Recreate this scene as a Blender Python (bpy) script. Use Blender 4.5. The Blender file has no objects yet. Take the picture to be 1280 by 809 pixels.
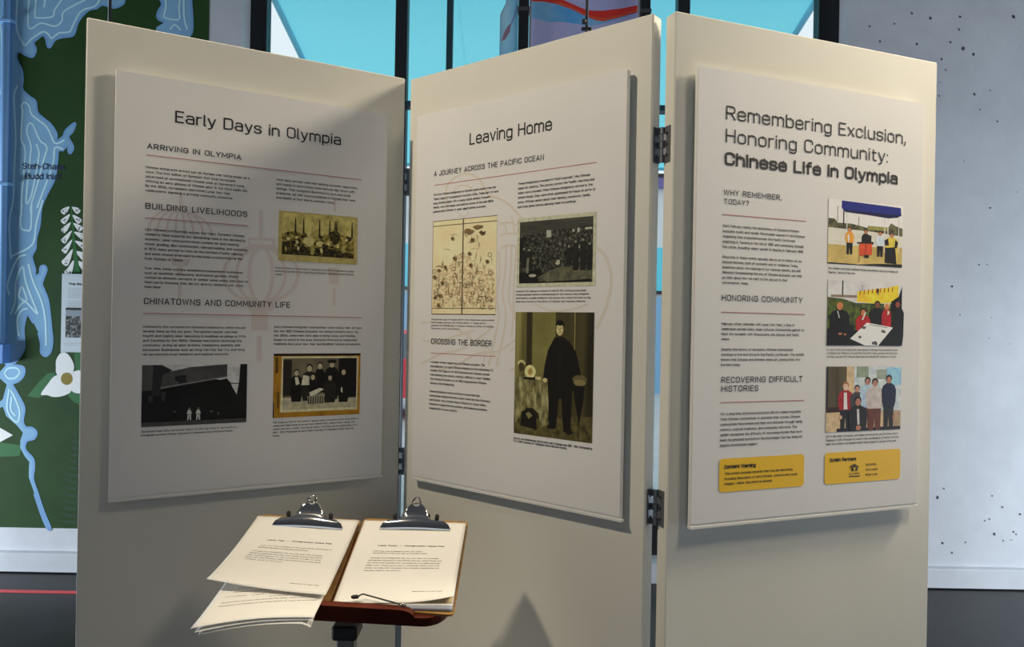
import bpy, math, random
from mathutils import Vector, Matrix
random.seed(7)
sc = bpy.context.scene
COL = sc.collection
PI = math.pi

# ------------------------------------------------------------------ camera, world, lights
F, ROLL, CZ = 937.57, math.radians(1.0218), 1.5
cam_d = bpy.data.cameras.new('camera')
cam_d.sensor_width = 36.0
cam_d.lens = F / 1280 * 36.0
cam_d.clip_start = 0.02
cam = bpy.data.objects.new('camera', cam_d)
COL.objects.link(cam)
cam.matrix_world = Matrix.Translation((0, 0, CZ)) @ Matrix.Rotation(PI / 2, 4, 'X') @ Matrix.Rotation(ROLL, 4, 'Z')
sc.camera = cam

WORLD_STRENGTH = 1.1
w = bpy.data.worlds.new('overcast_sky'); sc.world = w; w.use_nodes = True
bg = w.node_tree.nodes['Background']
bg.inputs[0].default_value = (0.90, 0.96, 1.0, 1); bg.inputs[1].default_value = WORLD_STRENGTH

def lamp(name, kind, loc, target, power, color, size=0.1, spot=70, blend=0.6, shape=None, size_y=None):
    l = bpy.data.lights.new(name, kind); l.energy = power; l.color = color
    if kind == 'SPOT':
        l.spot_size = math.radians(spot); l.spot_blend = blend; l.shadow_soft_size = size
    if kind == 'AREA':
        l.size = size
        if size_y: l.shape = 'RECTANGLE'; l.size_y = size_y
    o = bpy.data.objects.new(name, l); COL.objects.link(o); o.location = loc
    o.rotation_euler = (Vector(target) - Vector(loc)).to_track_quat('-Z', 'Y').to_euler()
    return o
WARM = (1.0, 0.87, 0.66)
lamp('ceiling_spot_right', 'SPOT', (2.75, 1.9, 3.35), (0.9, 1.75, 2.0), 400, WARM, 0.28, 62, 1.0)
lamp('ceiling_spot_front', 'SPOT', (1.75, 0.75, 3.6), (0.85, 1.6, 1.40), 112, WARM, 0.25, 64, 1.0)
lamp('ceiling_spot_left', 'SPOT', (-1.9, 0.75, 3.5), (0.0, 1.65, 1.9), 195, WARM, 0.09, 60, 1.0)
lamp('ceiling_spot_desk', 'SPOT', (-0.75, 0.55, 3.9), (-0.28, 1.45, 1.0), 130, WARM, 0.04, 16, 0.7)
COOL = (0.80, 0.90, 1.0)
lamp('added_side_fill_left', 'AREA', (-5.9, 3.3, 0.5), (0, 4.4, 0.0), 300, COOL, 1.6, size_y=0.8)  # added low area light to brighten the back wall; the side wall is solid
lamp('added_side_fill_right', 'AREA', (5.9, 3.3, 0.5), (0, 4.4, 0.0), 300, COOL, 1.6, size_y=0.8)  # matching added light on the right, likewise with no window behind it
lamp('added_rear_fill', 'AREA', (-0.5, -4.7, 2.0), (0, 4, 1.3), 34, COOL, 6.0, size_y=2.4)  # added cool fill for the panel fronts, before a closed rear wall

vs = sc.view_settings
vs.view_transform = 'Standard'; vs.look = 'None'; vs.gamma = 1.0; vs.exposure = 0.0
vs.use_curve_mapping = False
cy = sc.cycles
cy.max_bounces = 8; cy.diffuse_bounces = 4; cy.glossy_bounces = 3; cy.transmission_bounces = 6; cy.transparent_max_bounces = 8
cy.caustics_reflective = False; cy.caustics_refractive = False
cy.use_denoising = True

# ------------------------------------------------------------------ helpers
def lin(c):
    return tuple(((x / 255) / 12.92 if x <= 10.31 else (((x / 255) + 0.055) / 1.055) ** 2.4) for x in c)
def seen(r, g, b, k):                 # albedo of a surface that looks (r,g,b) under light k
    kk = k if isinstance(k, tuple) else (k, k, k)
    return tuple(min(0.92, v / q) for v, q in zip(lin((r, g, b)), kk))

MATS = {}
def mat(name, col, rough=0.6, metal=0.0, spec=0.5, emit=None, trans=None):
    if name in MATS: return MATS[name]
    m = bpy.data.materials.new(name); m.use_nodes = True
    b = m.node_tree.nodes['Principled BSDF']
    b.inputs['Base Color'].default_value = (*col, 1)
    b.inputs['Roughness'].default_value = rough; b.inputs['Metallic'].default_value = metal
    b.inputs['Specular IOR Level'].default_value = spec
    MATS[name] = m
    return m
def noise_mat(name, stops, scale=20, detail=4, rough=0.6, spec=0.3, stretch=(1, 1, 1), kind='NOISE', bump=0.0, nrough=0.6):
    """object-space noise through a colour ramp"""
    if name in MATS: return MATS[name]
    m = bpy.data.materials.new(name); m.use_nodes = True
    nt = m.node_tree; b = nt.nodes['Principled BSDF']
    tc = nt.nodes.new('ShaderNodeTexCoord'); mp = nt.nodes.new('ShaderNodeMapping')
    mp.inputs['Scale'].default_value = stretch
    nt.links.new(tc.outputs['Object'], mp.inputs['Vector'])
    if kind == 'NOISE':
        t = nt.nodes.new('ShaderNodeTexNoise'); t.inputs['Scale'].default_value = scale
        t.inputs['Detail'].default_value = detail; t.inputs['Roughness'].default_value = nrough; out = t.outputs['Fac']
    else:
        t = nt.nodes.new('ShaderNodeTexVoronoi'); t.inputs['Scale'].default_value = scale; out = t.outputs['Distance']
    nt.links.new(mp.outputs['Vector'], t.inputs['Vector'])
    r = nt.nodes.new('ShaderNodeValToRGB'); el = r.color_ramp.elements
    while len(el) < len(stops): el.new(0.5)
    for e, (p, c) in zip(el, stops): e.position = p; e.color = (*c, 1)
    nt.links.new(out, r.inputs['Fac']); nt.links.new(r.outputs['Color'], b.inputs['Base Color'])
    b.inputs['Roughness'].default_value = rough; b.inputs['Specular IOR Level'].default_value = spec
    if bump:
        bp = nt.nodes.new('ShaderNodeBump'); bp.inputs['Strength'].default_value = bump; bp.inputs['Distance'].default_value = 0.01
        nt.links.new(out, bp.inputs['Height']); nt.links.new(bp.outputs['Normal'], b.inputs['Normal'])
    MATS[name] = m
    return m
def glass_mat(name, tint, gloss=0.06):
    m = bpy.data.materials.new(name); m.use_nodes = True
    nt = m.node_tree; nt.nodes.remove(nt.nodes['Principled BSDF'])
    tr = nt.nodes.new('ShaderNodeBsdfTransparent'); tr.inputs[0].default_value = (*tint, 1)
    gl = nt.nodes.new('ShaderNodeBsdfGlossy'); gl.inputs['Roughness'].default_value = 0.02
    mx = nt.nodes.new('ShaderNodeMixShader'); mx.inputs[0].default_value = gloss
    nt.links.new(tr.outputs[0], mx.inputs[1]); nt.links.new(gl.outputs[0], mx.inputs[2])
    nt.links.new(mx.outputs[0], nt.nodes['Material Output'].inputs[0])
    return m

class MB:
    """collects geometry, links it as ONE mesh object"""
    def __init__(self): self.v = []; self.f = []; self.m = []; self.mats = []; self.q = 0
    def mi(self, m):
        if m not in self.mats: self.mats.append(m)
        return self.mats.index(m)
    def add(self, vs_, fs, m):
        i = self.mi(m); n = len(self.v)
        self.v += [tuple(p) for p in vs_]
        self.f += [tuple(n + k for k in f) for f in fs]; self.m += [i] * len(fs)
        return self
    def box(self, a, b, m, M=None, bevel=0.0):
        (x0, y0, z0), (x1, y1, z1) = a, b
        if bevel <= 0:
            P = [(x0,y0,z0),(x1,y0,z0),(x1,y1,z0),(x0,y1,z0),(x0,y0,z1),(x1,y0,z1),(x1,y1,z1),(x0,y1,z1)]
            Fs = [(0,3,2,1),(4,5,6,7),(0,1,5,4),(1,2,6,5),(2,3,7,6),(3,0,4,7)]
        else:                          # chamfered box
            c = min(bevel, (x1-x0)/2.01, (y1-y0)/2.01, (z1-z0)/2.01); P = []; idx = {}
            for sx in (0,1):
                for sy in (0,1):
                    for sz in (0,1):
                        X = (x0,x1)[sx]; Y = (y0,y1)[sy]; Z = (z0,z1)[sz]
                        dx = c if sx == 0 else -c; dy = c if sy == 0 else -c; dz = c if sz == 0 else -c
                        for ax, p in (('x',(X,Y+dy,Z+dz)),('y',(X+dx,Y,Z+dz)),('z',(X+dx,Y+dy,Z))):
                            idx[(sx,sy,sz,ax)] = len(P); P.append(p)
            Fs = []
            def order(ids):
                cen = Vector((0,0,0))
                for i in ids: cen += Vector(P[i])
                cen /= len(ids); mid = Vector(((x0+x1)/2,(y0+y1)/2,(z0+z1)/2)); n = (cen-mid).normalized()
                u = n.orthogonal().normalized(); v = n.cross(u)
                return tuple(sorted(ids, key=lambda i: math.atan2((Vector(P[i])-cen).dot(v), (Vector(P[i])-cen).dot(u))))
            for s in (0,1):
                Fs.append(order([idx[(s,a_,b_,'x')] for a_ in (0,1) for b_ in (0,1)]))
                Fs.append(order([idx[(a_,s,b_,'y')] for a_ in (0,1) for b_ in (0,1)]))
                Fs.append(order([idx[(a_,b_,s,'z')] for a_ in (0,1) for b_ in (0,1)]))
            for s in (0,1):
                for t in (0,1):
                    Fs.append(order([idx[(s,t,k,a_)] for k in (0,1) for a_ in 'xy']))
                    Fs.append(order([idx[(s,k,t,a_)] for k in (0,1) for a_ in 'xz']))
                    Fs.append(order([idx[(k,s,t,a_)] for k in (0,1) for a_ in 'yz']))
                    for u_ in (0,1): Fs.append(order([idx[(s,t,u_,a_)] for a_ in 'xyz']))
        if M is not None: P = [M @ Vector(p) for p in P]
        return self.add(P, Fs, m)
    def tube(self, pts, r, m, n=12, caps=True):
        pts = [Vector(p) for p in pts]; rs = r if isinstance(r, (list, tuple)) else [r] * len(pts)
        V = []; up = None
        for i, p in enumerate(pts):
            t = (pts[min(i+1, len(pts)-1)] - pts[max(i-1, 0)]).normalized()
            if up is None: up = t.orthogonal().normalized()
            up = (up - t * up.dot(t)).normalized(); s = t.cross(up)
            for k in range(n):
                a = 2 * PI * k / n; V.append(p + (up * math.cos(a) + s * math.sin(a)) * rs[i])
        Fs = []
        for i in range(len(pts) - 1):
            for k in range(n): Fs.append((i*n+k, i*n+(k+1) % n, (i+1)*n+(k+1) % n, (i+1)*n+k))
        if caps: Fs.append(tuple(range(n-1, -1, -1))); Fs.append(tuple((len(pts)-1)*n+k for k in range(n)))
        return self.add(V, Fs, m)
    def flat(self, pts, m, y=0.0, T=None):
        """polygon in the local x-z plane at depth y (front faces -y); pts are (x,z)"""
        a = sum(pts[i][0]*pts[(i+1) % len(pts)][1] - pts[(i+1) % len(pts)][0]*pts[i][1] for i in range(len(pts)))
        if a < 0: pts = pts[::-1]
        y -= 1e-5 * self.q; self.q += 1   # overprinted inks lie on one another
        return self.add([(p[0], y, p[1]) for p in pts], [tuple(range(len(pts)))], m)
    def ribbon(self, pts, wd, m, y=0.0):
        pts = smooth([Vector((p[0], p[1])) for p in pts]); V = []; y -= 1e-5 * self.q; self.q += 1
        for i, p in enumerate(pts):
            t = (pts[min(i+1, len(pts)-1)] - pts[max(i-1, 0)]).normalized(); nn = Vector((-t.y, t.x)) * wd / 2
            V += [(p.x+nn.x, y, p.y+nn.y), (p.x-nn.x, y, p.y-nn.y)]
        return self.add(V, [(2*i, 2*i+1, 2*i+3, 2*i+2) for i in range(len(pts)-1)], m)
    def build(self, name, parent=None, smooth_=False):
        me = bpy.data.meshes.new(name); me.from_pydata(self.v, [], self.f)
        for m in self.mats: me.materials.append(m)
        me.polygons.foreach_set('material_index', self.m)
        if smooth_: me.polygons.foreach_set('use_smooth', [True] * len(self.f))
        me.update()
        o = bpy.data.objects.new(name, me); COL.objects.link(o)
        if parent: o.parent = parent
        return o
def smooth(p, sub=4):
    """Catmull-Rom through points"""
    if len(p) < 3: return p
    out = []
    for i in range(len(p) - 1):
        a, b, c, d = p[max(i-1, 0)], p[i], p[i+1], p[min(i+2, len(p)-1)]
        for k in range(sub):
            t = k / sub
            out.append(0.5*((2*b) + (c-a)*t + (2*a-5*b+4*c-d)*t*t + (3*b-a-3*c+d)*t**3))
    out.append(p[-1]); return out
def smooth_closed(p, sub=3):
    n = len(p); out = []
    for i in range(n):
        a, b, c, d = (Vector(p[(i+k) % n]) for k in (-1, 0, 1, 2))
        for k in range(sub):
            t = k / sub; q = 0.5*((2*b) + (c-a)*t + (2*a-5*b+4*c-d)*t*t + (3*b-a-3*c+d)*t**3)
            out.append((q.x, q.y))
    return out
def tag(o, label=None, cat=None, group=None, kind=None):
    if label: o['label'] = label
    if cat: o['category'] = cat
    if group: o['group'] = group
    if kind: o['kind'] = kind
    return o
def empty(name, loc=(0, 0, 0), rz=0.0):
    o = bpy.data.objects.new(name, None); COL.objects.link(o); o.location = loc; o.rotation_euler = (0, 0, rz)
    o.empty_display_size = 0.1
    return o

def ray(x, y):                        # photo pixel -> viewing direction from the camera point
    u, v = (x - 640) / F, (y - 404.5) / F; c, s = math.cos(ROLL), math.sin(ROLL)
    return Vector((c*u + s*v, 1.0, -(-s*u + c*v)))
def at_Y(x, y, Y): return Vector((0, 0, CZ)) + ray(x, y) * Y

# lettering: a single-stroke grotesque, drawn here; (width, [paths]); a point (x, y, 0) keeps a sharp corner
XH, DE = .72, -.25
def _font():
    X, D, w = XH, DE, .46
    o = [(w/2,0),(w,0),(w,X),(0,X),(0,0),(w/2,0)]
    st = [(0,X),(0,0)]; as_ = [(0,1),(0,0)]; ar = [(0,.48),(0,X),(w,X),(w,0)]; W = .54
    O = [(W/2,0),(W,0),(W,1),(0,1),(0,0),(W/2,0)]
    g = {
     'a': (w, [[(.05,X-.1),(.05,X),(w,X),(w,0)], [(w,.41,0),(0,.41),(0,0),(w,0)]]), 'b': (w, [as_, o]), 'c': (.43, [[(.43,X-.2),(.43,X),(0,X),(0,0),(.43,0),(.43,.2)]]),
     'd': (w, [[(w,1),(w,0)], o]), 'e': (w, [[(0,.37,0),(w,.37,0),(w,X),(0,X),(0,0),(w,0),(w,.16)]]), 'f': (.3, [[(.3,1),(.1,1),(.1,0)], [(0,.69),(.29,.69)]]),
     'g': (w, [o, [(w,X),(w,D),(.04,D),(.04,D+.08)]]), 'h': (w, [as_, ar]), 'i': (0, [st, [(0,.94),(0,.985)]]), 'j': (.06, [[(.06,X),(.06,D),(-.08,D)], [(.06,.94),(.06,.985)]]),
     'k': (.43, [as_, [(.41,X),(0,.28)], [(.14,.42),(.43,0)]]), 'l': (.05, [[(0,1),(0,0),(.07,0)]]), 'm': (.74, [st, [(0,.48),(0,X),(.37,X),(.37,0)], [(.37,.48),(.37,X),(.74,X),(.74,0)]]),
     'n': (w, [st, ar]), 'o': (w, [o]), 'p': (w, [[(0,X),(0,D)], o]), 'q': (w, [[(w,X),(w,D)], o]), 'r': (.27, [st, [(0,.44),(0,X),(.27,X)]]),
     's': (.42, [[(.41,X-.15),(.41,X),(0,X),(0,.37),(.42,.37),(.42,0),(0,0),(0,.15)]]), 't': (.29, [[(.1,.92),(.1,0),(.29,0)], [(0,.69),(.28,.69)]]),
     'u': (w, [[(0,X),(0,0),(w,0),(w,.24)], [(w,X),(w,0)]]), 'v': (.44, [[(0,X),(.22,0,0),(.44,X)]]), 'w': (.68, [[(0,X),(.17,0,0),(.34,X,0),(.51,0,0),(.68,X)]]),
     'x': (.42, [[(0,X),(.42,0)], [(.42,X),(0,0)]]), 'y': (.44, [[(0,X),(.23,.02)], [(.44,X),(.18,D),(.03,D)]]), 'z': (.4, [[(0,X),(.4,X,0),(0,0,0),(.4,0)]]),
     'A': (.58, [[(0,0),(.29,1,0),(.58,0)], [(.1,.3),(.48,.3)]]), 'B': (W, [[(0,0),(0,1,0),(.5,1),(.5,.53),(0,.53,0)], [(.2,.53,0),(W,.53),(W,0),(0,0)]]),
     'C': (.52, [[(.52,.72),(.52,1),(0,1),(0,0),(.52,0),(.52,.28)]]), 'D': (W, [[(0,0,0),(0,1,0),(W,1),(W,0),(0,0)]]), 'E': (.45, [[(.45,1),(0,1,0),(0,0,0),(.45,0)], [(0,.52),(.4,.52)]]),
     'F': (.44, [[(.44,1),(0,1,0),(0,0)], [(0,.52),(.4,.52)]]), 'G': (W, [[(W,.74),(W,1),(0,1),(0,0),(W,0),(W,.48,0),(.3,.48)]]), 'H': (W, [as_, [(W,1),(W,0)], [(0,.52),(W,.52)]]),
     'I': (0, [as_]), 'J': (.4, [[(.4,1),(.4,0),(0,0),(0,.25)]]), 'K': (.52, [as_, [(.5,1),(0,.4)], [(.17,.58),(.52,0)]]), 'L': (.43, [[(0,1),(0,0,0),(.43,0)]]),
     'M': (.7, [[(0,0),(0,1,0),(.35,.25,0),(.7,1,0),(.7,0)]]), 'N': (.56, [[(0,0),(0,1,0),(.56,0,0),(.56,1)]]), 'O': (W, [O]), 'P': (.52, [[(0,0),(0,1,0),(.52,1),(.52,.45),(0,.45)]]),
     'Q': (W, [O, [(.34,.2),(.6,-.1)]]), 'R': (.53, [[(0,0),(0,1,0),(.52,1),(.52,.47),(0,.47)], [(.27,.47),(.54,0)]]), 'S': (.5, [[(.49,.78),(.49,1),(0,1),(0,.53),(.5,.53),(.5,0),(0,0),(0,.22)]]),
     'T': (.52, [[(0,1),(.52,1)], [(.26,1),(.26,0)]]), 'U': (W, [[(0,1),(0,0),(W,0),(W,1)]]), 'V': (.56, [[(0,1),(.28,0,0),(.56,1)]]), 'W': (.82, [[(0,1),(.2,0,0),(.41,1,0),(.62,0,0),(.82,1)]]),
     'X': (.54, [[(0,1),(.54,0)], [(.54,1),(0,0)]]), 'Y': (.54, [[(0,1),(.27,.42,0),(.27,0)], [(.54,1),(.27,.42)]]), 'Z': (.5, [[(0,1),(.5,1,0),(0,0,0),(.5,0)]]),
     '0': (.48, [[(.24,0),(.48,0),(.48,1),(0,1),(0,0),(.24,0)]]), '1': (.2, [[(0,.84),(.16,1,0),(.16,0)]]), '2': (.46, [[(0,.78),(0,1),(.46,1),(.46,.55),(0,0,0),(.46,0)]]), '3': (.46, [[(0,.8),(0,1),(.45,1),(.45,.53),(.15,.53)], [(.2,.53),(.46,.53),(.46,0),(0,0),(0,.2)]]),
     '4': (.48, [[(.36,0),(.36,1,0),(0,.24,0),(.5,.24)]]), '5': (.46, [[(.43,1),(.03,1,0),(0,.58,0),(.46,.58),(.46,0),(0,0),(0,.2)]]), '6': (.48, [[(.44,1),(0,1),(0,0),(.48,0),(.48,.58),(0,.58)]]), '7': (.44, [[(0,1),(.44,1,0),(.14,0)]]),
     '8': (.48, [[(.24,.53),(.46,.53),(.46,1),(.02,1),(.02,.53),(.24,.53)], [(.24,.53),(.48,.53),(.48,0),(0,0),(0,.53),(.24,.53)]]), '9': (.48, [[(.04,0),(.48,0),(.48,1),(0,1),(0,.44),(.48,.44)]]),
     '.': (0, [[(0,0),(0,.05)]]), ',': (.03, [[(.03,.12),(.03,0),(-.03,-.14)]]), ':': (0, [[(0,0),(0,.05)], [(0,.58),(0,.63)]]), "'": (0, [[(0,1),(0,.76)]]), '"': (.14, [[(0,1),(0,.76)], [(.14,1),(.14,.76)]]),
     '?': (.42, [[(0,.78),(0,1),(.42,1),(.42,.56),(.18,.5),(.18,.26)], [(.18,0),(.18,.12)]]), '-': (.26, [[(0,.4),(.26,.4)]]), ';': (.03, [[(.03,.12),(-.03,-.14)], [(.0,.55),(.0,.68)]]), ' ': (.19, [])}
    return g
FONT = _font()
def rounded(pts, r=.24, n=3):
    out = [Vector(pts[0][:2])]
    for i in range(1, len(pts) - 1):
        p = Vector(pts[i][:2]); a, b_ = Vector(pts[i-1][:2]), Vector(pts[i+1][:2])
        if len(pts[i]) == 3 or n == 0: out.append(p); continue
        u, v = a - p, b_ - p; soft = lambda j: 0 < j < len(pts) - 1 and len(pts[j]) == 2
        q = min(r, u.length * (.5 if soft(i-1) else .97), v.length * (.5 if soft(i+1) else .97))
        A_, B_ = p + u.normalized()*q, p + v.normalized()*q
        for k in range(n + 1):
            t = k/n; out.append(A_*(1-t)**2 + p*2*t*(1-t) + B_*t*t)
    out.append(Vector(pts[-1][:2])); return out
_paths = {}
def text_paths(s, spacing, n):
    k = (s, spacing, n)
    if k not in _paths:
        x = 0; out = []; side = .21 * (1 + (spacing - 1) * 1.6)
        for ch in s:
            wd, ps = FONT.get(ch, FONT['-'])
            out += [[(p.x + x, p.y) for p in rounded(q, .24, n)] for q in ps]; x += wd + side
        _paths[k] = (out, x - side)
    return _paths[k]
def put_text(mb, s, x, z, width, cap, m, y=-0.0006, spacing=1.0, weight=.125, n=3, T=None):
    """letters from (x, z), baseline z, fitted to the width"""
    ps, wd = text_paths(s, spacing, n); sx = (width - weight*cap) / wd; hw_ = weight * cap / 2; k = (cap - 2*hw_)
    x += hw_; z += hw_
    for q in ps:
        P = [Vector((x + a*sx, z + b_*k)) for a, b_ in q]; V = []
        for i, p in enumerate(P):
            d0 = (p - P[i-1]).normalized() if i else None; d1 = (P[i+1] - p).normalized() if i < len(P)-1 else None
            e = (d0 + d1) if d0 and d1 else (d0 or d1)
            e = e.normalized() if e.length > 1e-6 else d0; nn = Vector((-e.y, e.x))
            ref = d1 or d0; c_ = max(.45, abs(nn.dot(Vector((-ref.y, ref.x))))); nn = nn * hw_ / c_
            if d0 is None: p = p - d1*hw_*.9
            if d1 is None: p = p + d0*hw_*.9
            V += [p + nn, p - nn]
        V = [(v.x, v.y) for v in V]
        mb.add([T(v) for v in V] if T else [(v[0], y, v[1]) for v in V], [(2*i, 2*i+1, 2*i+3, 2*i+2) for i in range(len(P)-1)], m)

# ------------------------------------------------------------------ materials of the setting
wall_white = noise_mat('painted_concrete', [(0.35, (0.60, 0.62, 0.66)), (0.65, (0.68, 0.70, 0.74))], 3.5, 6, 0.75, 0.2, bump=0.05)
pit_mat = mat('concrete_pit', (0.06, 0.06, 0.07), 0.9)
floor_mat = noise_mat('polished_dark_concrete', [(0.3, (0.010, 0.010, 0.010)), (0.55, (0.018, 0.0175, 0.017)), (0.75, (0.032, 0.033, 0.033))], 2.2, 6, 0.38, 0.3)
ceil_mat = mat('ceiling_grey', (0.20, 0.20, 0.21), 0.9)
side_mat = mat('side_wall_grey', (0.42, 0.42, 0.43), 0.9)
black_metal = mat('black_metal', (0.008, 0.009, 0.012), 0.45)
teal_metal = mat('dark_teal_metal', (0.012, 0.045, 0.055), 0.5)

WY = 4.40                             # inner face of the back wall
XL = at_Y(303, 30, WY).x; XR = at_Y(1061, 30, WY).x
CEIL = 4.3
def struct(mb, name, parent=None):
    o = mb.build(name, parent); o['kind'] = 'structure'; return o
b = MB(); b.box((-6, -5, -0.1), (6, 4.75, 0), floor_mat); struct(b, 'floor')
b = MB(); b.box((-6, -5, CEIL), (6, 4.75, CEIL + 0.12), ceil_mat); struct(b, 'ceiling')
b = MB(); b.box((-6.15, -5, -0.1), (-6, 4.75, CEIL + .12), side_mat); struct(b, 'wall_left')
b = MB(); b.box((6, -5, -0.1), (6.15, 4.75, CEIL + .12), side_mat); struct(b, 'wall_right')
b = MB(); b.box((-6.15, -5.15, -0.1), (6.15, -5, CEIL + .12), side_mat); struct(b, 'wall_front')
b = MB(); b.box((-6, WY, 0), (XL, WY + 0.35, CEIL), wall_white); struct(b, 'wall_back_left')
b = MB(); b.box((XR, WY, 0), (6, WY + 0.35, CEIL), wall_white)
for (px, py, r) in [(1163,23,2.2),(1200,21,1.6),(1199,37,1.3),(1188,53,1.4),(1204,61,2.4),(1217,68,2.0),(1177,74,1.5),(1182,88,1.1),(1267,21,2.6),
                    (1218,118,1.9),(1238,113,.8),(1247,152,1.1),(1225,137,.9),(1174,120,1.0),(1175,103,.8),(1140,17,1.6),(1100,52,1.5),(1087,33,1.2),(1146,55,1.6),
                    (1118,30,1.1),(1238,260,1.2),(1224,331,1.0),(1234,331,.9),(1190,358,1.7),(1200,394,.9),(1239,397,.8),(1236,423,.8),(1262,430,.7),
                    (1172,622,1.9),(1180,611,1.1),(1240,620,1.1),(1253,634,1.4),(1237,649,1.0),(1243,668,2.0),(1267,665,1.2),(1270,668,1.0),(1275,643,1.6),
                    (1178,679,1.8),(1207,678,1.2),(1190,691,1.3),(1171,713,1.4),(1205,711,.9),(1248,711,1.0),(1254,676,1.0),(1264,675,.8),(1231,651,.9),(1276,60,.8),(1271,240,.7),(1205,202,.8)]:
    c = at_Y(px, py, WY); n = 8; rr = r / F * WY
    b.add([(c.x + rr*math.cos(2*PI*k/n)*random.uniform(.5, 1.0), WY - 0.0012, c.z + rr*math.sin(2*PI*k/n)*random.uniform(.7, 1.3)) for k in range(n)], [tuple(range(n))], pit_mat)
struct(b, 'wall_back_right')
def ledge(x0, x1, name, h):
    b = MB(); b.add([(x, y, z) for x in (x0, x1) for (y, z) in ((WY-.045, 0.008), (WY-.045, h-.008), (WY-.035, h), (WY+.002, h+.004), (WY+.002, 0.008))],
                    [(0,1,6,5),(1,2,7,6),(2,3,8,7),(0,5,9,4),(0,4,3,2,1),(5,6,7,8,9)], wall_white)
    struct(b, name)
ledge(-6, XL, 'baseboard_left', 0.115)
ledge(XR, 6, 'baseboard_right', 0.118)
b = MB(); b.box((XL, WY - 0.03, 0), (XR, WY + 0.35, 0.115), wall_white); struct(b, 'trim_1')
b = MB(); b.box((XL, WY, 3.92), (XR, WY + 0.35, CEIL), wall_white); struct(b, 'wall_back_top')

# window: black storefront frame, mullions, transom, panes
win = empty('window_1', ((XL + XR) / 2, WY + 0.15, 0.115)); win['kind'] = 'structure'
wx = win.location.x; FY = 4.56
def wb(name, x0, x1, z0, z1, m=black_metal, y0=FY - .03, y1=FY + .06):
    b = MB(); b.box((x0 - wx, y0 - win.location.y, z0 - .115), (x1 - wx, y1 - win.location.y, z1 - .115), m, bevel=0.004); return b.build(name, win)
X = lambda px: at_Y(px, 40, FY).x
wb('frame', XL, X(335), 0.115, 3.92); wb('frame', X(1021), XR, 0.115, 3.92)
wb('sill_rail', X(335), X(1021), 0.115, 0.30); wb('head_rail', X(335), X(1021), 3.80, 3.92)
mull = [X(335), X(495), X(510), X(846), X(861), X(1021)]
wb('mullion', mull[1], mull[2], 0.30, 3.80); wb('mullion', mull[3], mull[4], 0.30, 3.80)
z_tr = at_Y(825, 136, FY).z
for a_, c_ in ((0, 1), (2, 3), (4, 5)):
    wb('transom', mull[a_], mull[c_], z_tr - .02, z_tr + .015, teal_metal)
pane_mat = glass_mat('window_glass', (0.93, 0.97, 0.98))
for a_, c_ in ((0, 1), (2, 3), (4, 5)):
    b = MB(); b.box((mull[a_] - wx, FY + .01 - win.location.y, .30 - .115), (mull[c_] - wx, FY + .016 - win.location.y, 3.8 - .115), pane_mat); b.build('pane', win)
wb('stile', X(558), X(566), 0.30, 3.80, teal_metal, FY + .0, FY + .05)

# ------------------------------------------------------------------ outside
pave = noise_mat('pavement', [(0.3, (0.50, 0.52, 0.54)), (0.7, (0.62, 0.64, 0.65))], 3, 5, 0.8, 0.2)
b = MB(); b.box((-40, 4.76, -0.2), (40, 60, -0.03), pave); o = struct(b, 'ground_outside')
# cyan fabric awning sloping down and away from the window
def awn_mat():
    m = bpy.data.materials.new('cyan_fabric'); m.use_nodes = True; nt = m.node_tree
    nt.nodes.remove(nt.nodes['Principled BSDF'])
    t = nt.nodes.new('ShaderNodeBsdfTranslucent'); t.inputs[0].default_value = (0.30, 0.90, 1.0, 1)
    d = nt.nodes.new('ShaderNodeBsdfDiffuse'); d.inputs[0].default_value = (0.26, 0.80, 0.95, 1)
    mx = nt.nodes.new('ShaderNodeMixShader'); mx.inputs[0].default_value = 0.25
    nt.links.new(t.outputs[0], mx.inputs[1]); nt.links.new(d.outputs[0], mx.inputs[2])
    nt.links.new(mx.outputs[0], nt.nodes['Material Output'].inputs[0]); MATS['awn'] = m
    return m
AM = awn_mat()
def seam_mat():
    m = bpy.data.materials.new('seam_white'); m.use_nodes = True; nt = m.node_tree; nt.nodes.remove(nt.nodes['Principled BSDF'])
    t = nt.nodes.new('ShaderNodeBsdfTranslucent'); t.inputs[0].default_value = (.9, .95, .95, 1); nt.links.new(t.outputs[0], nt.nodes['Material Output'].inputs[0]); return m
ax0 = at_Y(340, 0, 4.9).x; ax1 = at_Y(1017, 0, 4.9).x
aw = empty('fabric_awning', ((ax0 + ax1) / 2, 4.9, 3.62)); tag(aw, 'cyan fabric awning sloping away outside the window', 'awning')
hw = (ax1 - ax0) / 2; SL = -0.226
def asl(y): return SL * y
b = MB()
ny = 12
V = []
for j in range(ny + 1):
    yy = -0.20 + 2.7 * j / ny
    for i in range(9):
        t = i / 8; V.append((-hw + 2*hw*t, yy, asl(yy) - 0.012*math.sin(PI*t)*math.sin(PI*j/ny)))
b.add(V, [(j*9+i, j*9+i+1, (j+1)*9+i+1, (j+1)*9+i) for j in range(ny) for i in range(8)], AM)
b.build('canopy', aw, True)
arm_mat = mat('awning_arm', seen(120, 200, 225, .8), 0.5)
for sx in (-1, 1):
    b = MB(); b.tube([(sx*hw, -0.2, asl(-.2)), (sx*hw, 2.5, asl(2.5))], 0.022, arm_mat); b.build('side_arm', aw)
b = MB(); b.tube([(-hw, 2.5, asl(2.5)), (hw, 2.5, asl(2.5))], 0.02, arm_mat); b.build('front_bar', aw)
b = MB(); b.add([(-.55 + dx, y_, asl(y_) - .016) for y_ in (-.2, 2.5) for dx in (-.011, .011)], [(0, 1, 3, 2)], seam_mat()); b.build('seam', aw)
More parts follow.
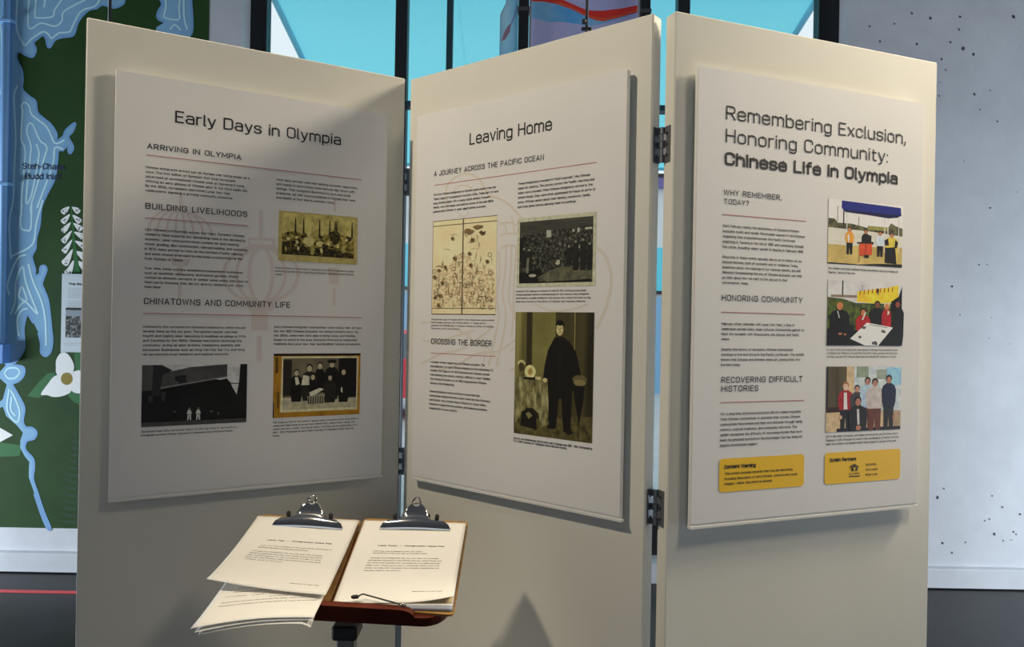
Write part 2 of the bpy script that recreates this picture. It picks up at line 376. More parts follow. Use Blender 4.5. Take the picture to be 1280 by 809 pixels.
b = MB(); b.box((-hw, -0.14, 0.05), (hw, -0.06, 0.16), arm_mat); b.build('wall_box', aw)

# building across the street
FB = 17.0
fb = empty('street_building', (0.5, FB, -0.03)); tag(fb, 'pale low building with blue windows across the street, seen through the screen gaps', 'building')
zz = lambda y: at_Y(825, y, FB).z + .03
bw = mat('facade_white', (0.78, 0.80, 0.80), .8); bc = mat('facade_window', seen(90, 190, 225, .7), .2); bp_ = mat('facade_purple', seen(95, 85, 130, .6), .7)
b = MB(); b.box((-9, 0, 0), (9, 6, zz(226)), bw); b.build('wall', fb)
b = MB(); b.box((-9.1, -.15, zz(236)), (9.1, 6, zz(219)), bp_); b.box((-9.1, -.18, zz(223)), (9.1, -.15, zz(219)), black_metal); b.build('roof_fascia', fb)
for k in range(7):
    x0 = -8.4 + 2.45*k
    b = MB(); b.box((x0, -.04, zz(366)), (x0 + 2.0, 0, zz(310)), bc); b.box((x0, -.07, zz(368)), (x0 + 2.0, 0, zz(364)), black_metal); b.build('window', fb)
b = MB(); b.box((-9, -.05, 0), (9, 0, zz(372)), mat('facade_base', seen(120, 160, 190, .7), .8)); b.build('plinth', fb)
# red car parked in between
def car(loc):
    c = empty('parked_car', loc); tag(c, 'red car parked outside, seen through the left gap of the screen', 'car')
    red = mat('car_red', seen(215, 60, 70, .7), .3); gl = mat('car_glass', (.05, .07, .09), .1); rub = mat('tyre', (.02, .02, .02), .8)
    prof = [(-2.1,.35),(-2.1,.75),(-1.75,.88),(-1.2,.92),(-.7,1.38),(.6,1.42),(1.25,.98),(2.0,.85),(2.1,.6),(2.1,.35)]
    b = MB(); n = len(prof)
    b.add([(p[0], s*.85*(1 if p[1] < 1 else .8), p[1]) for s in (-1, 1) for p in prof],
          [tuple(range(n-1,-1,-1)), tuple(range(n, 2*n))] + [(i, (i+1) % n, n+(i+1) % n, n+i) for i in range(n)], red); b.build('body', c)
    for s in (-1, 1):
        for q in ([(-1.0,.97),(-.62,1.32),(-.1,1.34),(-.1,.97)], [(0,.97),(0,1.34),(.55,1.35),(1.05,1.0)]):
            b = MB(); b.add([(p[0], s*(.85 - .17*(p[1]-.95)/.45 + .012), p[1]) for p in q], [(0,1,2,3)], gl); b.build('side_window', c)
    for sx in (-1.3, 1.3):
        for sy in (-1, 1):
            b = MB(); b.tube([(sx, sy*.68, .32), (sx, sy*.88, .32)], .32, rub, 20); b.build('wheel', c)
car((-1.5, 12.4, -0.03))

# ------------------------------------------------------------------ mural on the left of the back wall
MY = WY - 0.002
mur = empty('river_mural', (0, WY - 0.0015, 0)); tag(mur, 'painted mural of blue river channels on dark green, on the wall left of the window', 'mural')
GREEN = noise_mat('mural_green', [(0.3, seen(34, 66, 34, (.85, 1.0, 1.2))), (0.7, seen(44, 80, 44, (.95, 1.1, 1.3)))], 4, 5, .7, .2)
BLUE = noise_mat('mural_blue', [(0.3, seen(104, 152, 196, (.64, .74, .86))), (0.7, seen(118, 168, 210, (.64, .74, .86)))], 3, 4, .7, .2)
EDGE = mat('mural_shore_blue', seen(96, 145, 200, (.64, .74, .86)), .7)
LINE = mat('mural_contour', seen(160, 205, 235, (.64, .74, .86)), .7)
WHITE = mat('mural_white', seen(215, 216, 214, .8), .7); OLIVE = mat('mural_olive', seen(112, 104, 22, (.64, .74, .86)), .7)
LEAF = mat('mural_leaf', seen(20, 88, 42, (.64, .74, .86)), .7); FERN = mat('mural_fern', seen(10, 50, 14, (.8, .9, 1.1)), .7); DOT = mat('mural_dot', (.01, .012, .01), .7)
def mp_(pts): return [(at_Y(x, y, WY).x, at_Y(x, y, WY).z) for x, y in pts]
x_l = -3.55; x_r = at_Y(261.5, 25, WY).x; z_b = at_Y(50, 660, WY).z
b = MB(); b.flat([(x_l, z_b), (x_r, z_b), (x_r, 4.2), (x_l, 4.2)], GREEN, -0.0004); b.build('land', mur)
water = [(155.8,-30),(155.8,0),(154,5),(145,9.5),(138.5,8.7),(128,6),(121,10.4),(112.5,12),(104,19),(97,29.4),(93.5,41.5),(89,45.4),(78,46.7),(69,50),(63,59),(59.7,57),(58,48.5),(53.7,44),(46.7,49),(42,53.7),(45,62),(41.5,71),(33,69),(26,65),(21.6,66),(20.8,74.4),(26.8,86.6),(28.6,100),(28,111.7),(37,121),(44.7,127),(46.7,140.4),(55.4,149),(64,156),(71,168),(70.6,176.4),(79.6,170.7),(83,163),(94.3,153.9),(91,164.6),(85.7,171.5),(91.7,183.7),(88.6,191.5),(86.2,189.7),(84.8,182),(77.9,188.9),(72.4,189.7),(71.8,199),(68.4,223.5),(58.9,242.5),(51.9,260),(49.7,281.5),(45.4,298),(44.5,311),(39.9,321.4),(44.1,337),(43.6,344.6),(50,342.7),(51,334.4),(55.6,332.5),(58.4,338),(52.8,353.8),(55.6,363),(60.3,376),(63.3,400),(64.3,411.9),(65.7,425.7),(63.3,439.6),(57.4,445),(51.8,440.6),(51.8,429.7),(48.5,415.8),(42.5,404),(35,393),(31.7,400),(29.7,411.9),(30.7,429.7),(29.7,437.6),(24.7,446.5),(18.8,453.4),(17.8,456.4),(29.7,459.3),(29.7,469.2),(23.7,476.2),(15.8,480),(18.8,487),(25.7,498.9),(30.7,510.8),(28.7,526.6),(32.6,534.5),(39.6,534.9),(45.9,540.5),(42.5,548.4),(33.6,551.3),(31.6,561.8),(41.5,573.7),(42.7,585.5),(41.5,599),(47.4,617),(55.3,641),(63.2,660),(59.3,660),(51.4,641),(43.5,617),(36.4,597),(36.4,585.5),(37,577.6),(31.6,571),(25.7,560),(25.7,551),(29,541),(21.7,532),(8,520),(4,508.5),(0,510),(-18,516),(-18,503),(0,502.5),(4,498.6),(8.7,480.8),(0,472.9),(0,465),(8,456),(2,453),(-55,453),(-55,-30)]
b = MB(); b.flat(mp_(water), BLUE, -0.0010); b.build('river', mur)
water2 = [(201,-30),(201,0),(203,6),(197.8,15.6),(197.8,23.4),(206.4,28),(196,34),(190,60),(236,60),(239,43.8),(240.8,31),(239,0),(239,-30)]
b = MB(); b.flat(mp_(water2), BLUE, -0.0010); b.build('river', mur)
edge_paths = [water[1:46], water[46:72], water[72:104]]
b = MB()
for ep in edge_paths + [water2[1:6], water2[9:12]]:
    b = MB(); b.ribbon(mp_(ep), 0.014, EDGE, -0.0013); b.build('shoreline', mur)
cont = [[(22,0),(21,35),(28,52),(32,57),(41,48),(54,40),(61,43),(65,48),(74,41.5),(87,40),(92,31),(102,14),(119,8),(126,-3)],
 [(37,-3),(35.5,17),(36,34),(41,35.5),(52,29),(69,33),(78,26),(81,14),(111,-2)], [(46,-3),(44,19),(48,22.5),(66,21),(69,12),(80,-3)], [(57,-3),(55.4,9.5)],
 [(8,-3),(7.5,30),(9.5,57),(8,86),(6,118)], [(0,22),(2.5,52),(2.5,110),(-1,118)],
 [(22.5,107),(18,118),(18,130),(20,173),(18,213),(17,249),(13,270),(12,287),(14,324)],
 [(27,270),(27.7,244),(32,190.6),(27,173),(28.6,140),(27,134),(31,128),(37,133),(40.7,144),(59,159),(69,179),(81,175)],
 [(46,180),(49,189),(48.5,199),(41.5,237),(37,251),(33,251),(38,199),(39,182),(34,165),(36,156),(41.5,156),(50,175),(59,183.7),(55.4,199),(46,234),(39,258),(40,270)],
 [(79.6,187),(69,185),(66.6,206),(53.7,241),(46.7,260)], [(28,255.6),(26,283),(33,288),(39,285),(40,254)],
 [(54,250),(46,278),(41,305.6),(18.5,318.6),(14,322)], [(33,318.6),(22,324),(10,354),(12,368.7)], [(14,393),(19.5,376),(20.4,352),(28.7,333.4),(33,354),(48,393)],
 [(28,356.6),(24,370.5),(34,376),(28,356.6)], [(18.5,393),(26,381.6),(33,378),(46,392)], [(36,330),(41,350),(52,376),(57,400),(58,432)],
 [(24,420),(22,400),(28,388),(35,386)], [(6,467),(10,461),(20,460),(25,465),(20,472),(11,473),(6,467)],
 [(12,486),(9,508),(13,520),(22,528),(25,515),(20,500),(14,488)], [(15,496),(14,512),(20,520)],
 [(207,-3),(208,9),(205,20),(209,23),(221,25),(225,22),(224,9),(226,-3)], [(230,-3),(230.6,22),(234.5,37.5)], [(213,37),(219,31),(226,38)]]
for i, c in enumerate(cont):
    b = MB(); b.ribbon(mp_(c), 0.0105, LINE, -0.0016 - 1e-5*i); b.build('contour_line', mur)
# white lobed plant
b = MB(); g = MB()
lob = lambda a, q, r: smooth_closed([(a[0], a[1]), (q[0] + (r if q[0] > a[0] else -r)*.2, q[1] - r*.95), (q[0] + (r if q[0] > a[0] else -r), q[1]), (q[0], q[1] + r), (q[0] + (-r if q[0] > a[0] else r)*.9, q[1] + r*.35)])
k3 = lambda x, y: (x / 5.393, 250 + y / 5.393)
L_at = [(470,45),(475,95),(480,150),(487,205),(490,265),(493,330),(500,405)]; L_q = [(432,78),(432,142),(434,203),(434,272),(438,340),(443,418),(462,488)]
R_at = [(487,48),(490,100),(495,155),(500,215),(505,275),(512,345),(522,410)]; R_q = [(524,74),(532,140),(540,192),(552,245),(562,310),(570,385),(578,460)]
dots = MB()
for A_, Q_ in zip(L_at + R_at, L_q + R_q):
    r = 21 if A_[1] < 300 else 27
    b = MB(); b.flat(mp_([k3(*p) for p in lob(A_, Q_, r)]), WHITE, -0.0012 - 1e-5*L_at.index(A_) if A_ in L_at else -0.0013 - 1e-5*R_at.index(A_)); pl = b.build('white_leaf', mur); dots = MB()
    for k in range(6):
        dx, dy = random.uniform(-14, 14), random.uniform(-14, 14); c = k3(Q_[0] + dx, Q_[1] + dy)
        dots.flat(mp_([(c[0] + .7*math.cos(t), c[1] + .7*math.sin(t)) for t in [PI*j/3 for j in range(6)]]), DOT, -0.0015)
    dots.build('speckle', pl)
b = MB(); b.flat(mp_([k3(*p) for p in [(478,42),(486,42),(510,300),(545,500),(498,505),(503,420),(490,250)]]), LEAF, -0.0014); b.build('stem', mur)
# trillium flower, leaves, fern
k4 = lambda x, y: (x / 5.055, 400 + y / 5.055)
b = MB()
for poly in ([(350,330),(300,340),(250,390),(175,480),(240,495),(300,470),(350,400)], [(440,450),(520,450),(520,540),(470,520),(430,480)], [(468,205),(560,205),(560,330),(480,320)]):
    b = MB(); b.flat(mp_([k4(*p) for p in poly]), LEAF, -0.0009); b.build('leaf', mur)
b = MB(); b.flat(mp_([(-50,545),(0,553),(28,557),(25,570),(0,571),(-50,575)]), LEAF, -0.0009)
b.build('leaf', mur)
b = MB()
for i, poly in enumerate(([(390,205),(358,250),(355,300),(362,345),(424,372),(455,345),(470,300),(455,250),(425,212)],
             [(385,345),(340,360),(300,410),(260,470),(300,475),(340,487),(400,480),(452,448),(424,372)], [(455,345),(470,325),(520,322),(580,380),(560,450),(500,465),(452,445),(424,372)])):
    b = MB(); b.flat(mp_([k4(*p) for p in smooth_closed(poly)]), WHITE, -0.0013 - i*.0002); b.build('petal', mur)
b = MB(); b.flat(mp_([(-55,505),(0,534.5),(16.5,544),(0,553),(-55,580)]), WHITE, -0.0013)
b.build('petal', mur)
b = MB(); b.flat(mp_([k4(424 + 37*math.cos(t), 372 + 39*math.sin(t)) for t in [PI*j/12 for j in range(24)]]), OLIVE, -0.0021); b.build('flower_centre', mur)
b = MB()
for i in range(14):
    y0 = 541 + i*8.4; ln = 7 + i*1.75
    b.flat(mp_([(97, y0 + 6), (97 - ln*.5, y0 + 3.5), (97 - ln, y0 - 2.5), (97 - ln*.55, y0 + .3), (97, y0 + 1)]), FERN, -0.0008)
b.build('fern', mur)
b = MB()
for s, x0, y0, x1, y1 in (('Steh-Chass.', 28.6, 211.6, 82.5, 213), ('Budd Inlet', 32, 224.2, 77, 225)):
    p, q = at_Y(x0, y0, WY), at_Y(x1, y1, WY); put_text(b, s, p.x, p.z, q.x - p.x, 0.036, mat('mural_letter', seen(30, 42, 72, .75), .7), -0.0026, weight=.13)
b.build('place_name', mur)

# conduit with box, grey cover at the picture's left edge
cn = empty('painted_conduit', (at_Y(12, 20, WY).x, WY, 0)); tag(cn, 'vertical conduit painted blue, ending in a small box on the mural', 'pipe')
PB = mat('conduit_blue', seen(112, 158, 204, .85), .5); PBd = mat('conduit_box_blue', seen(84, 130, 196, .85), .5)
zb = at_Y(8, 432, WY).z; zb2 = at_Y(8, 454, WY).z
b = MB(); b.tube([(0, -.026, zb), (0, -.026, 4.3)], .021, PB, 14); b.build('pipe', cn, True)
b = MB(); b.box((-.035, -.06, zb2), (.038, 0, zb + .01), PBd, bevel=.004); b.build('junction_box', cn)
for z_ in (2.25, 3.2):
    b = MB(); b.box((-.04, -.05, z_), (.04, -.0, z_ + .02), PB, bevel=.002); b.build('strap', cn)

# plastic sleeve with a printed sheet, on the mural
SY = WY - 0.02
p0, p1 = at_Y(71, 343, SY), at_Y(67.5, 441, SY)
sl = empty('document_sleeve', (p1.x, SY, p1.z)); tag(sl, 'clear plastic sleeve on the mural holding a white printed sheet with a photo', 'sign')
sh = p0.z - p1.z; clear = glass_mat('clear_plastic', (0.96, 0.985, 0.985), 0.05)
b = MB(); b.box((0, 0, 0), (.345, .004, sh + .01), clear); b.box((0, .004, 0), (.345, .0185, .012), clear); b.box((0, .004, sh-.01), (.345, .0185, sh), clear); b.build('sleeve', sl)
sheet = mat('sheet_white', (.86, .87, .92), .6)
b = MB(); b.box((.036, .0045, .004), (.315, .0075, sh + .004), sheet); pg = b.build('printed_sheet', sl)
INK = mat('ink', (.012, .012, .014), .7); GREYINK = mat('grey_ink', (.25, .25, .27), .7)
b = MB(); put_text(b, 'The State Capitol', .075, sh - .062, .19, .014, INK, .0035, weight=.2)
for i in range(5): put_text(b, 'Territorial government moved to the town site', .072, sh - .085 - i*.0125, .215, .005, GREYINK, .0035)
for i in range(3): put_text(b, 'Later surveys drew the harbor and its shoreline', .072, sh - .16 - i*.0125, .2, .005, GREYINK, .0035)
for i in range(2): put_text(b, 'Photograph from the state library collection', .06, .055 - i*.0115, .2, .004, GREYINK, .0035)
b.build('lettering', pg)
BWn = noise_mat('bw_photo_noise', [(0.35, (.01, .01, .01)), (.5, (.08, .08, .08)), (.62, (.42, .42, .42))], 55, 5, .5)
b = MB(); b.box((.062, .0038, .09), (.25, .0044, .265), BWn); b.box((.062, .0034, .215), (.25, .0042, .25), mat('bw_grey', (.32, .36, .40), .5)); b.box((.062, .003, .252), (.25, .0042, .265), INK); b.build('photo', pg)

# red tape line on the floor
tp = MB(); y_ = 1.5 / -(ray(45, 740).z); tp.box((-4.6, -.02, 0), (-1.6, .02, .0015), mat('red_tape', seen(190, 48, 50, .34), .5)); o = tp.build('floor_tape'); o.location = (0, y_, 0.0003)
tag(o, 'thin red tape line stuck across the dark floor near the mural', 'tape')

# ------------------------------------------------------------------ banner hanging before the window
BY = 4.05
def thin_print(name, stops, scale):   # thin printed film: daylight from behind comes through it
    m = noise_mat(name, stops, scale, 2, .6, stretch=(1, 1, .4)); nt = m.node_tree
    t = nt.nodes.new('ShaderNodeBsdfTranslucent'); mx = nt.nodes.new('ShaderNodeMixShader'); mx.inputs[0].default_value = .75
    r = [n for n in nt.nodes if n.type == 'VALTORGB'][0]; nt.links.new(r.outputs['Color'], t.inputs[0])
    nt.links.new(nt.nodes['Principled BSDF'].outputs[0], mx.inputs[1]); nt.links.new(t.outputs[0], mx.inputs[2]); nt.links.new(mx.outputs[0], nt.nodes['Material Output'].inputs[0])
    return m
bx = lambda px, py: at_Y(px, py, BY)
bn = empty('hanging_banner', (bx(730, 20).x, BY, CEIL)); tag(bn, 'tall banner with a red wave on blue and lavender between two black uprights', 'banner')
LAV = noise_mat('banner_lavender', [(.3, seen(118, 118, 158, .34)), (.7, seen(132, 130, 168, .34))], 3, 3, .6)
BBL = noise_mat('banner_blue', [(.35, seen(58, 112, 172, .34)), (.7, seen(92, 128, 180, .34))], 6, 3, .6)
BRD = mat('banner_red', seen(205, 30, 25, .34), .5); BOR = mat('banner_orange', seen(215, 62, 32, .34), .5)
bl = lambda pts: [(bx(600 + x/5.565, y/5.565).x - bn.location.x, bx(600 + x/5.565, y/5.565).z - CEIL) for x, y in pts]
xa = bx(664, 20).x - bn.location.x; xb = bx(797, 20).x - bn.location.x
b = MB(); b.box((xa, 0, -3.0), (xb, .004, 0), LAV); sheet_ = b.build('banner_sheet', bn)
b = MB()
b.flat(bl([(358,15),(450,15),(540,32),(640,68),(720,108),(800,142),(860,150),(980,120),(1100,85),(1100,92),(1000,122),(850,165),(780,180),(700,172),(560,150),(480,155),(358,122)]), BBL, -.0006)
b.flat(bl([(358,-15),(470,-12),(580,0),(680,45),(740,70),(800,76),(860,75),(980,60),(1100,36),(1100,85),(980,118),(860,148),(800,140),(720,105),(640,65),(540,30),(450,12),(358,8)]), BRD, -.0010)
b.flat(bl([(480,5),(560,18),(640,50),(720,90),(800,122),(880,128),(990,98),(1100,64),(1100,72),(985,108),(870,140),(800,133),(720,100),(640,60),(550,26)]), BOR, -.0013)
b.build('wave_print', sheet_)
for (a_, c_) in ((648, 661), (800, 812)):
    b = MB(); b.box((bx(a_, 20).x - bn.location.x, -.03, -4.3 + .0), (bx(c_, 20).x - bn.location.x, .03, 0), black_metal, bevel=.004)
    b.box((bx(a_, 20).x - bn.location.x - .004, -.034, -1.12), (bx(c_, 20).x - bn.location.x + .004, .034, -1.10), mat('band_grey', (.07, .07, .07), .4)); b.build('upright', bn)
for px in (663, 798):
    b = MB(); b.box((bx(px, 20).x - bn.location.x - .006, -.012, -3.0), (bx(px, 20).x - bn.location.x + .006, .012, 0), mat('banner_edge', (.45, .46, .5), .4)); b.build('edge_rail', bn)
wg = [(255,-20),(265,60),(265,340),(135,380),(138,60),(150,20),(175,-20)]
b = MB(); pts = bl(wg); wcol = thin_print('wing_cyan', [(.35, (.40, .74, .95)), (.65, (.85, .95, 1.0))], 4)
z0 = -3.0; x0 = pts[3][0]; x1 = pts[1][0]
prof = [(x0, z0), (x1, z0), (x1, 0), (x0 + .08, 0), (x0 + .03, pts[5][1]), (x0, pts[4][1] - .03)]
b.flat(prof, wcol, 0.0); b.add([(p[0], .012, p[1]) for p in prof], [tuple(range(len(prof)-1, -1, -1))], wcol)
b.add([(p[0], yy, p[1]) for yy in (0, .012) for p in prof], [(i, (i+1) % 6, 6+(i+1) % 6, 6+i) for i in range(6)], black_metal)
wing = b.build('side_wing', bn)
b = MB(); b.flat(bl([(148,290),(165,230),(190,185),(217,160),(208,220),(178,272)]), thin_print('wing_red', [(.3, (.75, .30, .32)), (.7, (.80, .36, .38))], 4), -.0006); b.flat(bl([(213,168),(240,100),(262,15),(264,40),(246,110),(219,172)]), thin_print('wing_pink', [(.3, (.55, .36, .52)), (.7, (.6, .42, .56))], 4), -.0006); b.build('wing_print', wing)

# ------------------------------------------------------------------ folding display screen
PANELS = dict(left=((-0.849, 1.5896, 2.0230), 30.329, .0549, .0528, .1066), middle=((-0.2496, 1.9016, 2.0197), -38.803, .0486, .0452, .1093), right=((0.3608, 1.4837, 2.0169), 21.404, .0427, .0647, .1093))
W, H, OFF, TH = 0.6096, 0.9144, 0.020, 0.035
scr = empty('folding_screen', (0, 1.65, 0)); tag(scr, 'freestanding folding display screen of three hinged off-white panels on the dark floor', 'display screen')
PAINT = noise_mat('panel_paint', [(.3, (.70, .68, .61)), (.7, (.74, .72, .65))], 2.5, 5, .55, .25, stretch=(1, 1, .25))
PEDGE = mat('panel_edge', (.72, .71, .68), .6)
frames = {}
for key, (o, a, ml, mr, mt) in PANELS.items():
    M = Matrix.Translation(o) @ Matrix.Rotation(math.radians(a), 4, 'Z'); frames[key] = M
    b = MB(); b.box((-ml, OFF, -o[2] + .006), (W + mr, OFF + TH, mt), PAINT, bevel=.0025)
    for i, f in enumerate(b.f):
        pass
    p = b.build('panel', scr); p.matrix_world = M; p.matrix_parent_inverse = Matrix.Identity(4); p.matrix_basis = Matrix.Translation(-scr.location) @ M
    p['label'] = {'left': 'left panel of the screen', 'middle': 'middle panel of the screen', 'right': 'right panel of the screen'}[key]
STEEL = mat('hinge_steel', (.20, .21, .23), .45, 0.7)
def corner(key, side, depth):       # panel edge point in plan
    o, a, ml, mr, mt = PANELS[key]
    q = frames[key] @ Vector((W + mr if side > 0 else -ml, OFF + depth, 0)); return Vector((q.x, q.y, 0))
def hinge(ka, kb, z, fwd):
    """butt hinge between the facing edges of panels ka (right edge) and kb (left edge)"""
    d0 = .010 if fwd else .012; d1 = TH - .003
    e = empty('hinge', (0, 0, z)); e.parent = scr; e.location = Vector((0, 0, z)) - scr.location
    mid = (corner(ka, 1, TH * (.62 if fwd else .8)) + corner(kb, -1, TH * (.62 if fwd else .8))) / 2
    hgt = .072
    for key, side in ((ka, 1), (kb, -1)):
        a0, a1 = corner(key, side, d0), corner(key, side, d1); t = (a1 - a0).normalized(); n = Vector((t.y, -t.x, 0)) * side
        if n.dot(mid - a0) < 0: n = -n
        b = MB(); V = []
        for zz_ in (-hgt/2, hgt/2):
            for q in (a0, a1, a1 + n*.0022, a0 + n*.0022): V.append((q.x, q.y, zz_))
        b.add(V, [(0,1,2,3),(7,6,5,4),(0,4,5,1),(1,5,6,2),(2,6,7,3),(3,7,4,0)], STEEL)
        c_ = (a0 + a1) / 2
        for zz_ in (-.022, 0, .022): b.tube([c_ + n*.002 + Vector((0, 0, zz_)), c_ + n*.0034 + Vector((0, 0, zz_))], .0035, mat('screw_dark', (.06, .06, .07), .4, .5), 8)
        b.build('leaf', e)
        m2 = a1 if not fwd else c_
        b = MB()
        ks = (-2, 0, 2) if side > 0 else (-1, 1)
        for k in ks:
            zc = k * hgt / 5; zl, zh = zc - hgt/10 + .0006, zc + hgt/10 - .0006
            b.tube([mid + Vector((0, 0, zl)), mid + Vector((0, 0, zh))], .0046, STEEL, 12)
            s_ = (m2 - mid); s_n = Vector((-s_.y, s_.x, 0)).normalized() * .0012
            V = [(p.x, p.y, q) for q in (zl, zh) for p in (mid + s_n, m2 + s_n, m2 - s_n, mid - s_n)]
            b.add(V, [(0,1,2,3),(7,6,5,4),(0,4,5,1),(1,5,6,2),(2,6,7,3),(3,7,4,0)], STEEL)
        b.build('knuckle', e)
for z in (1.866, 1.134, .30): hinge('left', 'middle', z, False); hinge('middle', 'right', z, True)

# ------------------------------------------------------------------ poster boards
PAPER = {k: noise_mat('poster_paper_' + k, [(.3, (.78, .765, .755)), (.7, (.81, .795, .785))], 4, 4, .55, .3) for k in ('a',)}['a']
BOARD = mat('foam_board_edge', (.74, .73, .70), .6); BACK = mat('board_back_dark', (.10, .10, .10), .8)
RULE = mat('rule_red', (.50, .20, .20), .7); TAN = mat('watermark_pink', (.72, .645, .615), .7); TAN2 = mat('watermark_tan', (.735, .675, .60), .7)
KL = dict(left=(.36, .35, .33), middle=(.62, .57, .48), right=(.58, .55, .48))
class Poster:
    def __init__(s, key, label):
        s.key = key; o, a, *_ = PANELS[key]; s.o = Vector(o); s.a = math.radians(a)
        d = Vector((math.cos(s.a), math.sin(s.a), 0)); s.d = d; s.n = Vector((-d.y, d.x, 0)); s.k = KL[key]
        s.e = empty('poster_board', (o[0], o[1], o[2] - H), s.a); tag(s.e, label, 'poster')
        b = MB(); b.box((0, .0012, 0), (W, .012, H), BOARD, bevel=.0012); b.build('backing_board', s.e)
        b = MB(); b.box((.001, 0, .006), (W - .001, .0013, H), PAPER); s.print = b.build('print_sheet', s.e)
        b = MB(); b.box((.0, -.0006, -.004), (W + .003, .012, .001), BOARD); b.build('bottom_lip', s.e)
        for (u, v) in ((.1, .1), (W - .1, .1), (.1, H - .1), (W - .1, H - .1)):
            b = MB(); b.box((u - .02, .012, v - .02), (u + .02, OFF, v + .02), BACK); b.build('standoff', s.e)
    def uv(s, x, y):
        r = ray(x, y); c = Vector((0, 0, CZ)); t = (s.o - c).dot(s.n) / r.dot(s.n); q = c + r * t - s.o
        return q.dot(s.d), q.z + H
    def head(s, txt, x0, y0, x1, y1, cap, name='heading', spacing=1.0, weight=.14, m=None):
        u0, v0 = s.uv(x0, y0); u1, v1 = s.uv(x1, y1); uc, vc = s.uv(x0, y0 - cap)
        b = MB(); put_text(b, txt, u0, (v0 + v1) / 2, u1 - u0, (vc - v0), m or INK, -.0006, spacing, weight, 5); return b.build(name, s.e)
    def heads(s, rows, name, **k):
        b = MB()
        for (txt, x0, y0, x1, y1, cap) in rows:
            u0, v0 = s.uv(x0, y0); u1, v1 = s.uv(x1, y1); _, vc = s.uv(x0, y0 - cap)
            put_text(b, txt, u0, (v0 + v1) / 2, u1 - u0, vc - v0, INK, -.0006, k.get('spacing', 1), k.get('weight', .14), 5)
        return b.build(name, s.e)
    def para(s, lines, x0, ya, yb, rights, name='body_text', cap=None, m=None, xb=None, parent=None, y=-.0006, weight=.135):
        ua, va = s.uv(x0, ya); ub, vb = s.uv(xb or x0, yb); n = len(lines); b = MB()
        step = (va - vb) / max(1, n - 1) if n > 1 else 0.012
        cap = cap or step * .54; u0 = (ua + ub) / 2
        for i, (t, r) in enumerate(zip(lines, rights)):
            yy = ya + (yb - ya) * i / max(1, n - 1); u1, _ = s.uv(r, yy)
            put_text(b, t, u0, va - step * i, u1 - u0, cap, m or INK, y, 1.0, weight, 1)
        return b.build(name, parent or s.e)
    def rule(s, x0, y0, x1, y1, t=.0016):
        u0, v0 = s.uv(x0, y0); u1, v1 = s.uv(x1, y1); v = (v0 + v1) / 2
        b = MB(); b.box((u0, -.0005, v - t/2), (u1, .0002, v + t/2), RULE); b.build('rule_line', s.e)
    def rect(s, c):
        q = [s.uv(*p) for p in c]
        return (q[0][0] + q[3][0]) / 2, (q[2][1] + q[3][1]) / 2, (q[1][0] + q[2][0]) / 2, (q[0][1] + q[1][1]) / 2
    def photo(s, c, base, shapes, label=None, round_=0):
        """print in normalised coordinates, (0,0) top left, (1,1) bottom right"""
        u0, v0, u1, v1 = s.rect(c); b = MB(); X = lambda p: (u0 + p[0]*(u1-u0), v1 - p[1]*(v1-v0))
        pts = [(0,0),(1,0),(1,1),(0,1)]
        if round_: pts = rrect(0, 0, 1, 1, round_, round_*(u1-u0)/(v1-v0))
        b.flat([X(p) for p in pts], base, -.0005); y = -.0005
        for m, poly in shapes:
            if m is None: continue
            if poly[0] == 'line':
                b.ribbon([X(p) for p in poly[1]], poly[2], m, y)
            else: b.flat([X(p) for p in poly], m, y)
        o = b.build('photo', s.e)
        if label: o['label'] = label
        return o
    def c(s, r, g, b_, rough=.5):     # photo ink that looks so on this board
        
        lo, hi = [tuple(max(0, min(255, v*f_)) for v in (r, g, b_)) for f_ in (.90, 1.07)]
        return noise_mat('print_%s_%d_%d_%d' % (s.key, r, g, b_), [(.35, seen(*lo, s.k)), (.65, seen(*hi, s.k))], 75, 5, rough)
    def tex(s, name, cols, scale, **k):
        return noise_mat('print_' + s.key + '_' + name, [(p, seen(*c, s.k)) for p, c in cols], scale, **k)
    def curve(s, b, pts, wd, m, y=-.0001):
        b.ribbon([s.uv(*p) for p in pts], wd, m, y)
def rrect(x0, y0, x1, y1, rx, ry, n=5):
    out = []
    for (cx, cy_, a0) in ((x1-rx, y0+ry, -PI/2), (x1-rx, y1-ry, 0), (x0+rx, y1-ry, PI/2), (x0+rx, y0+ry, PI)):
        for k in range(n + 1):
            a = a0 + PI/2*k/n; out.append((cx + rx*math.cos(a), cy_ + ry*math.sin(a)))
    return out
def ell(cx, cy_, rx, ry, n=14, jit=0.0):
    return [(cx + rx*math.cos(2*PI*k/n)*(1 + random.uniform(-jit, jit)), cy_ + ry*math.sin(2*PI*k/n)*(1 + random.uniform(-jit, jit))) for k in range(n)]
def R(x0, y0, x1, y1): return [(x0, y0), (x1, y0), (x1, y1), (x0, y1)]
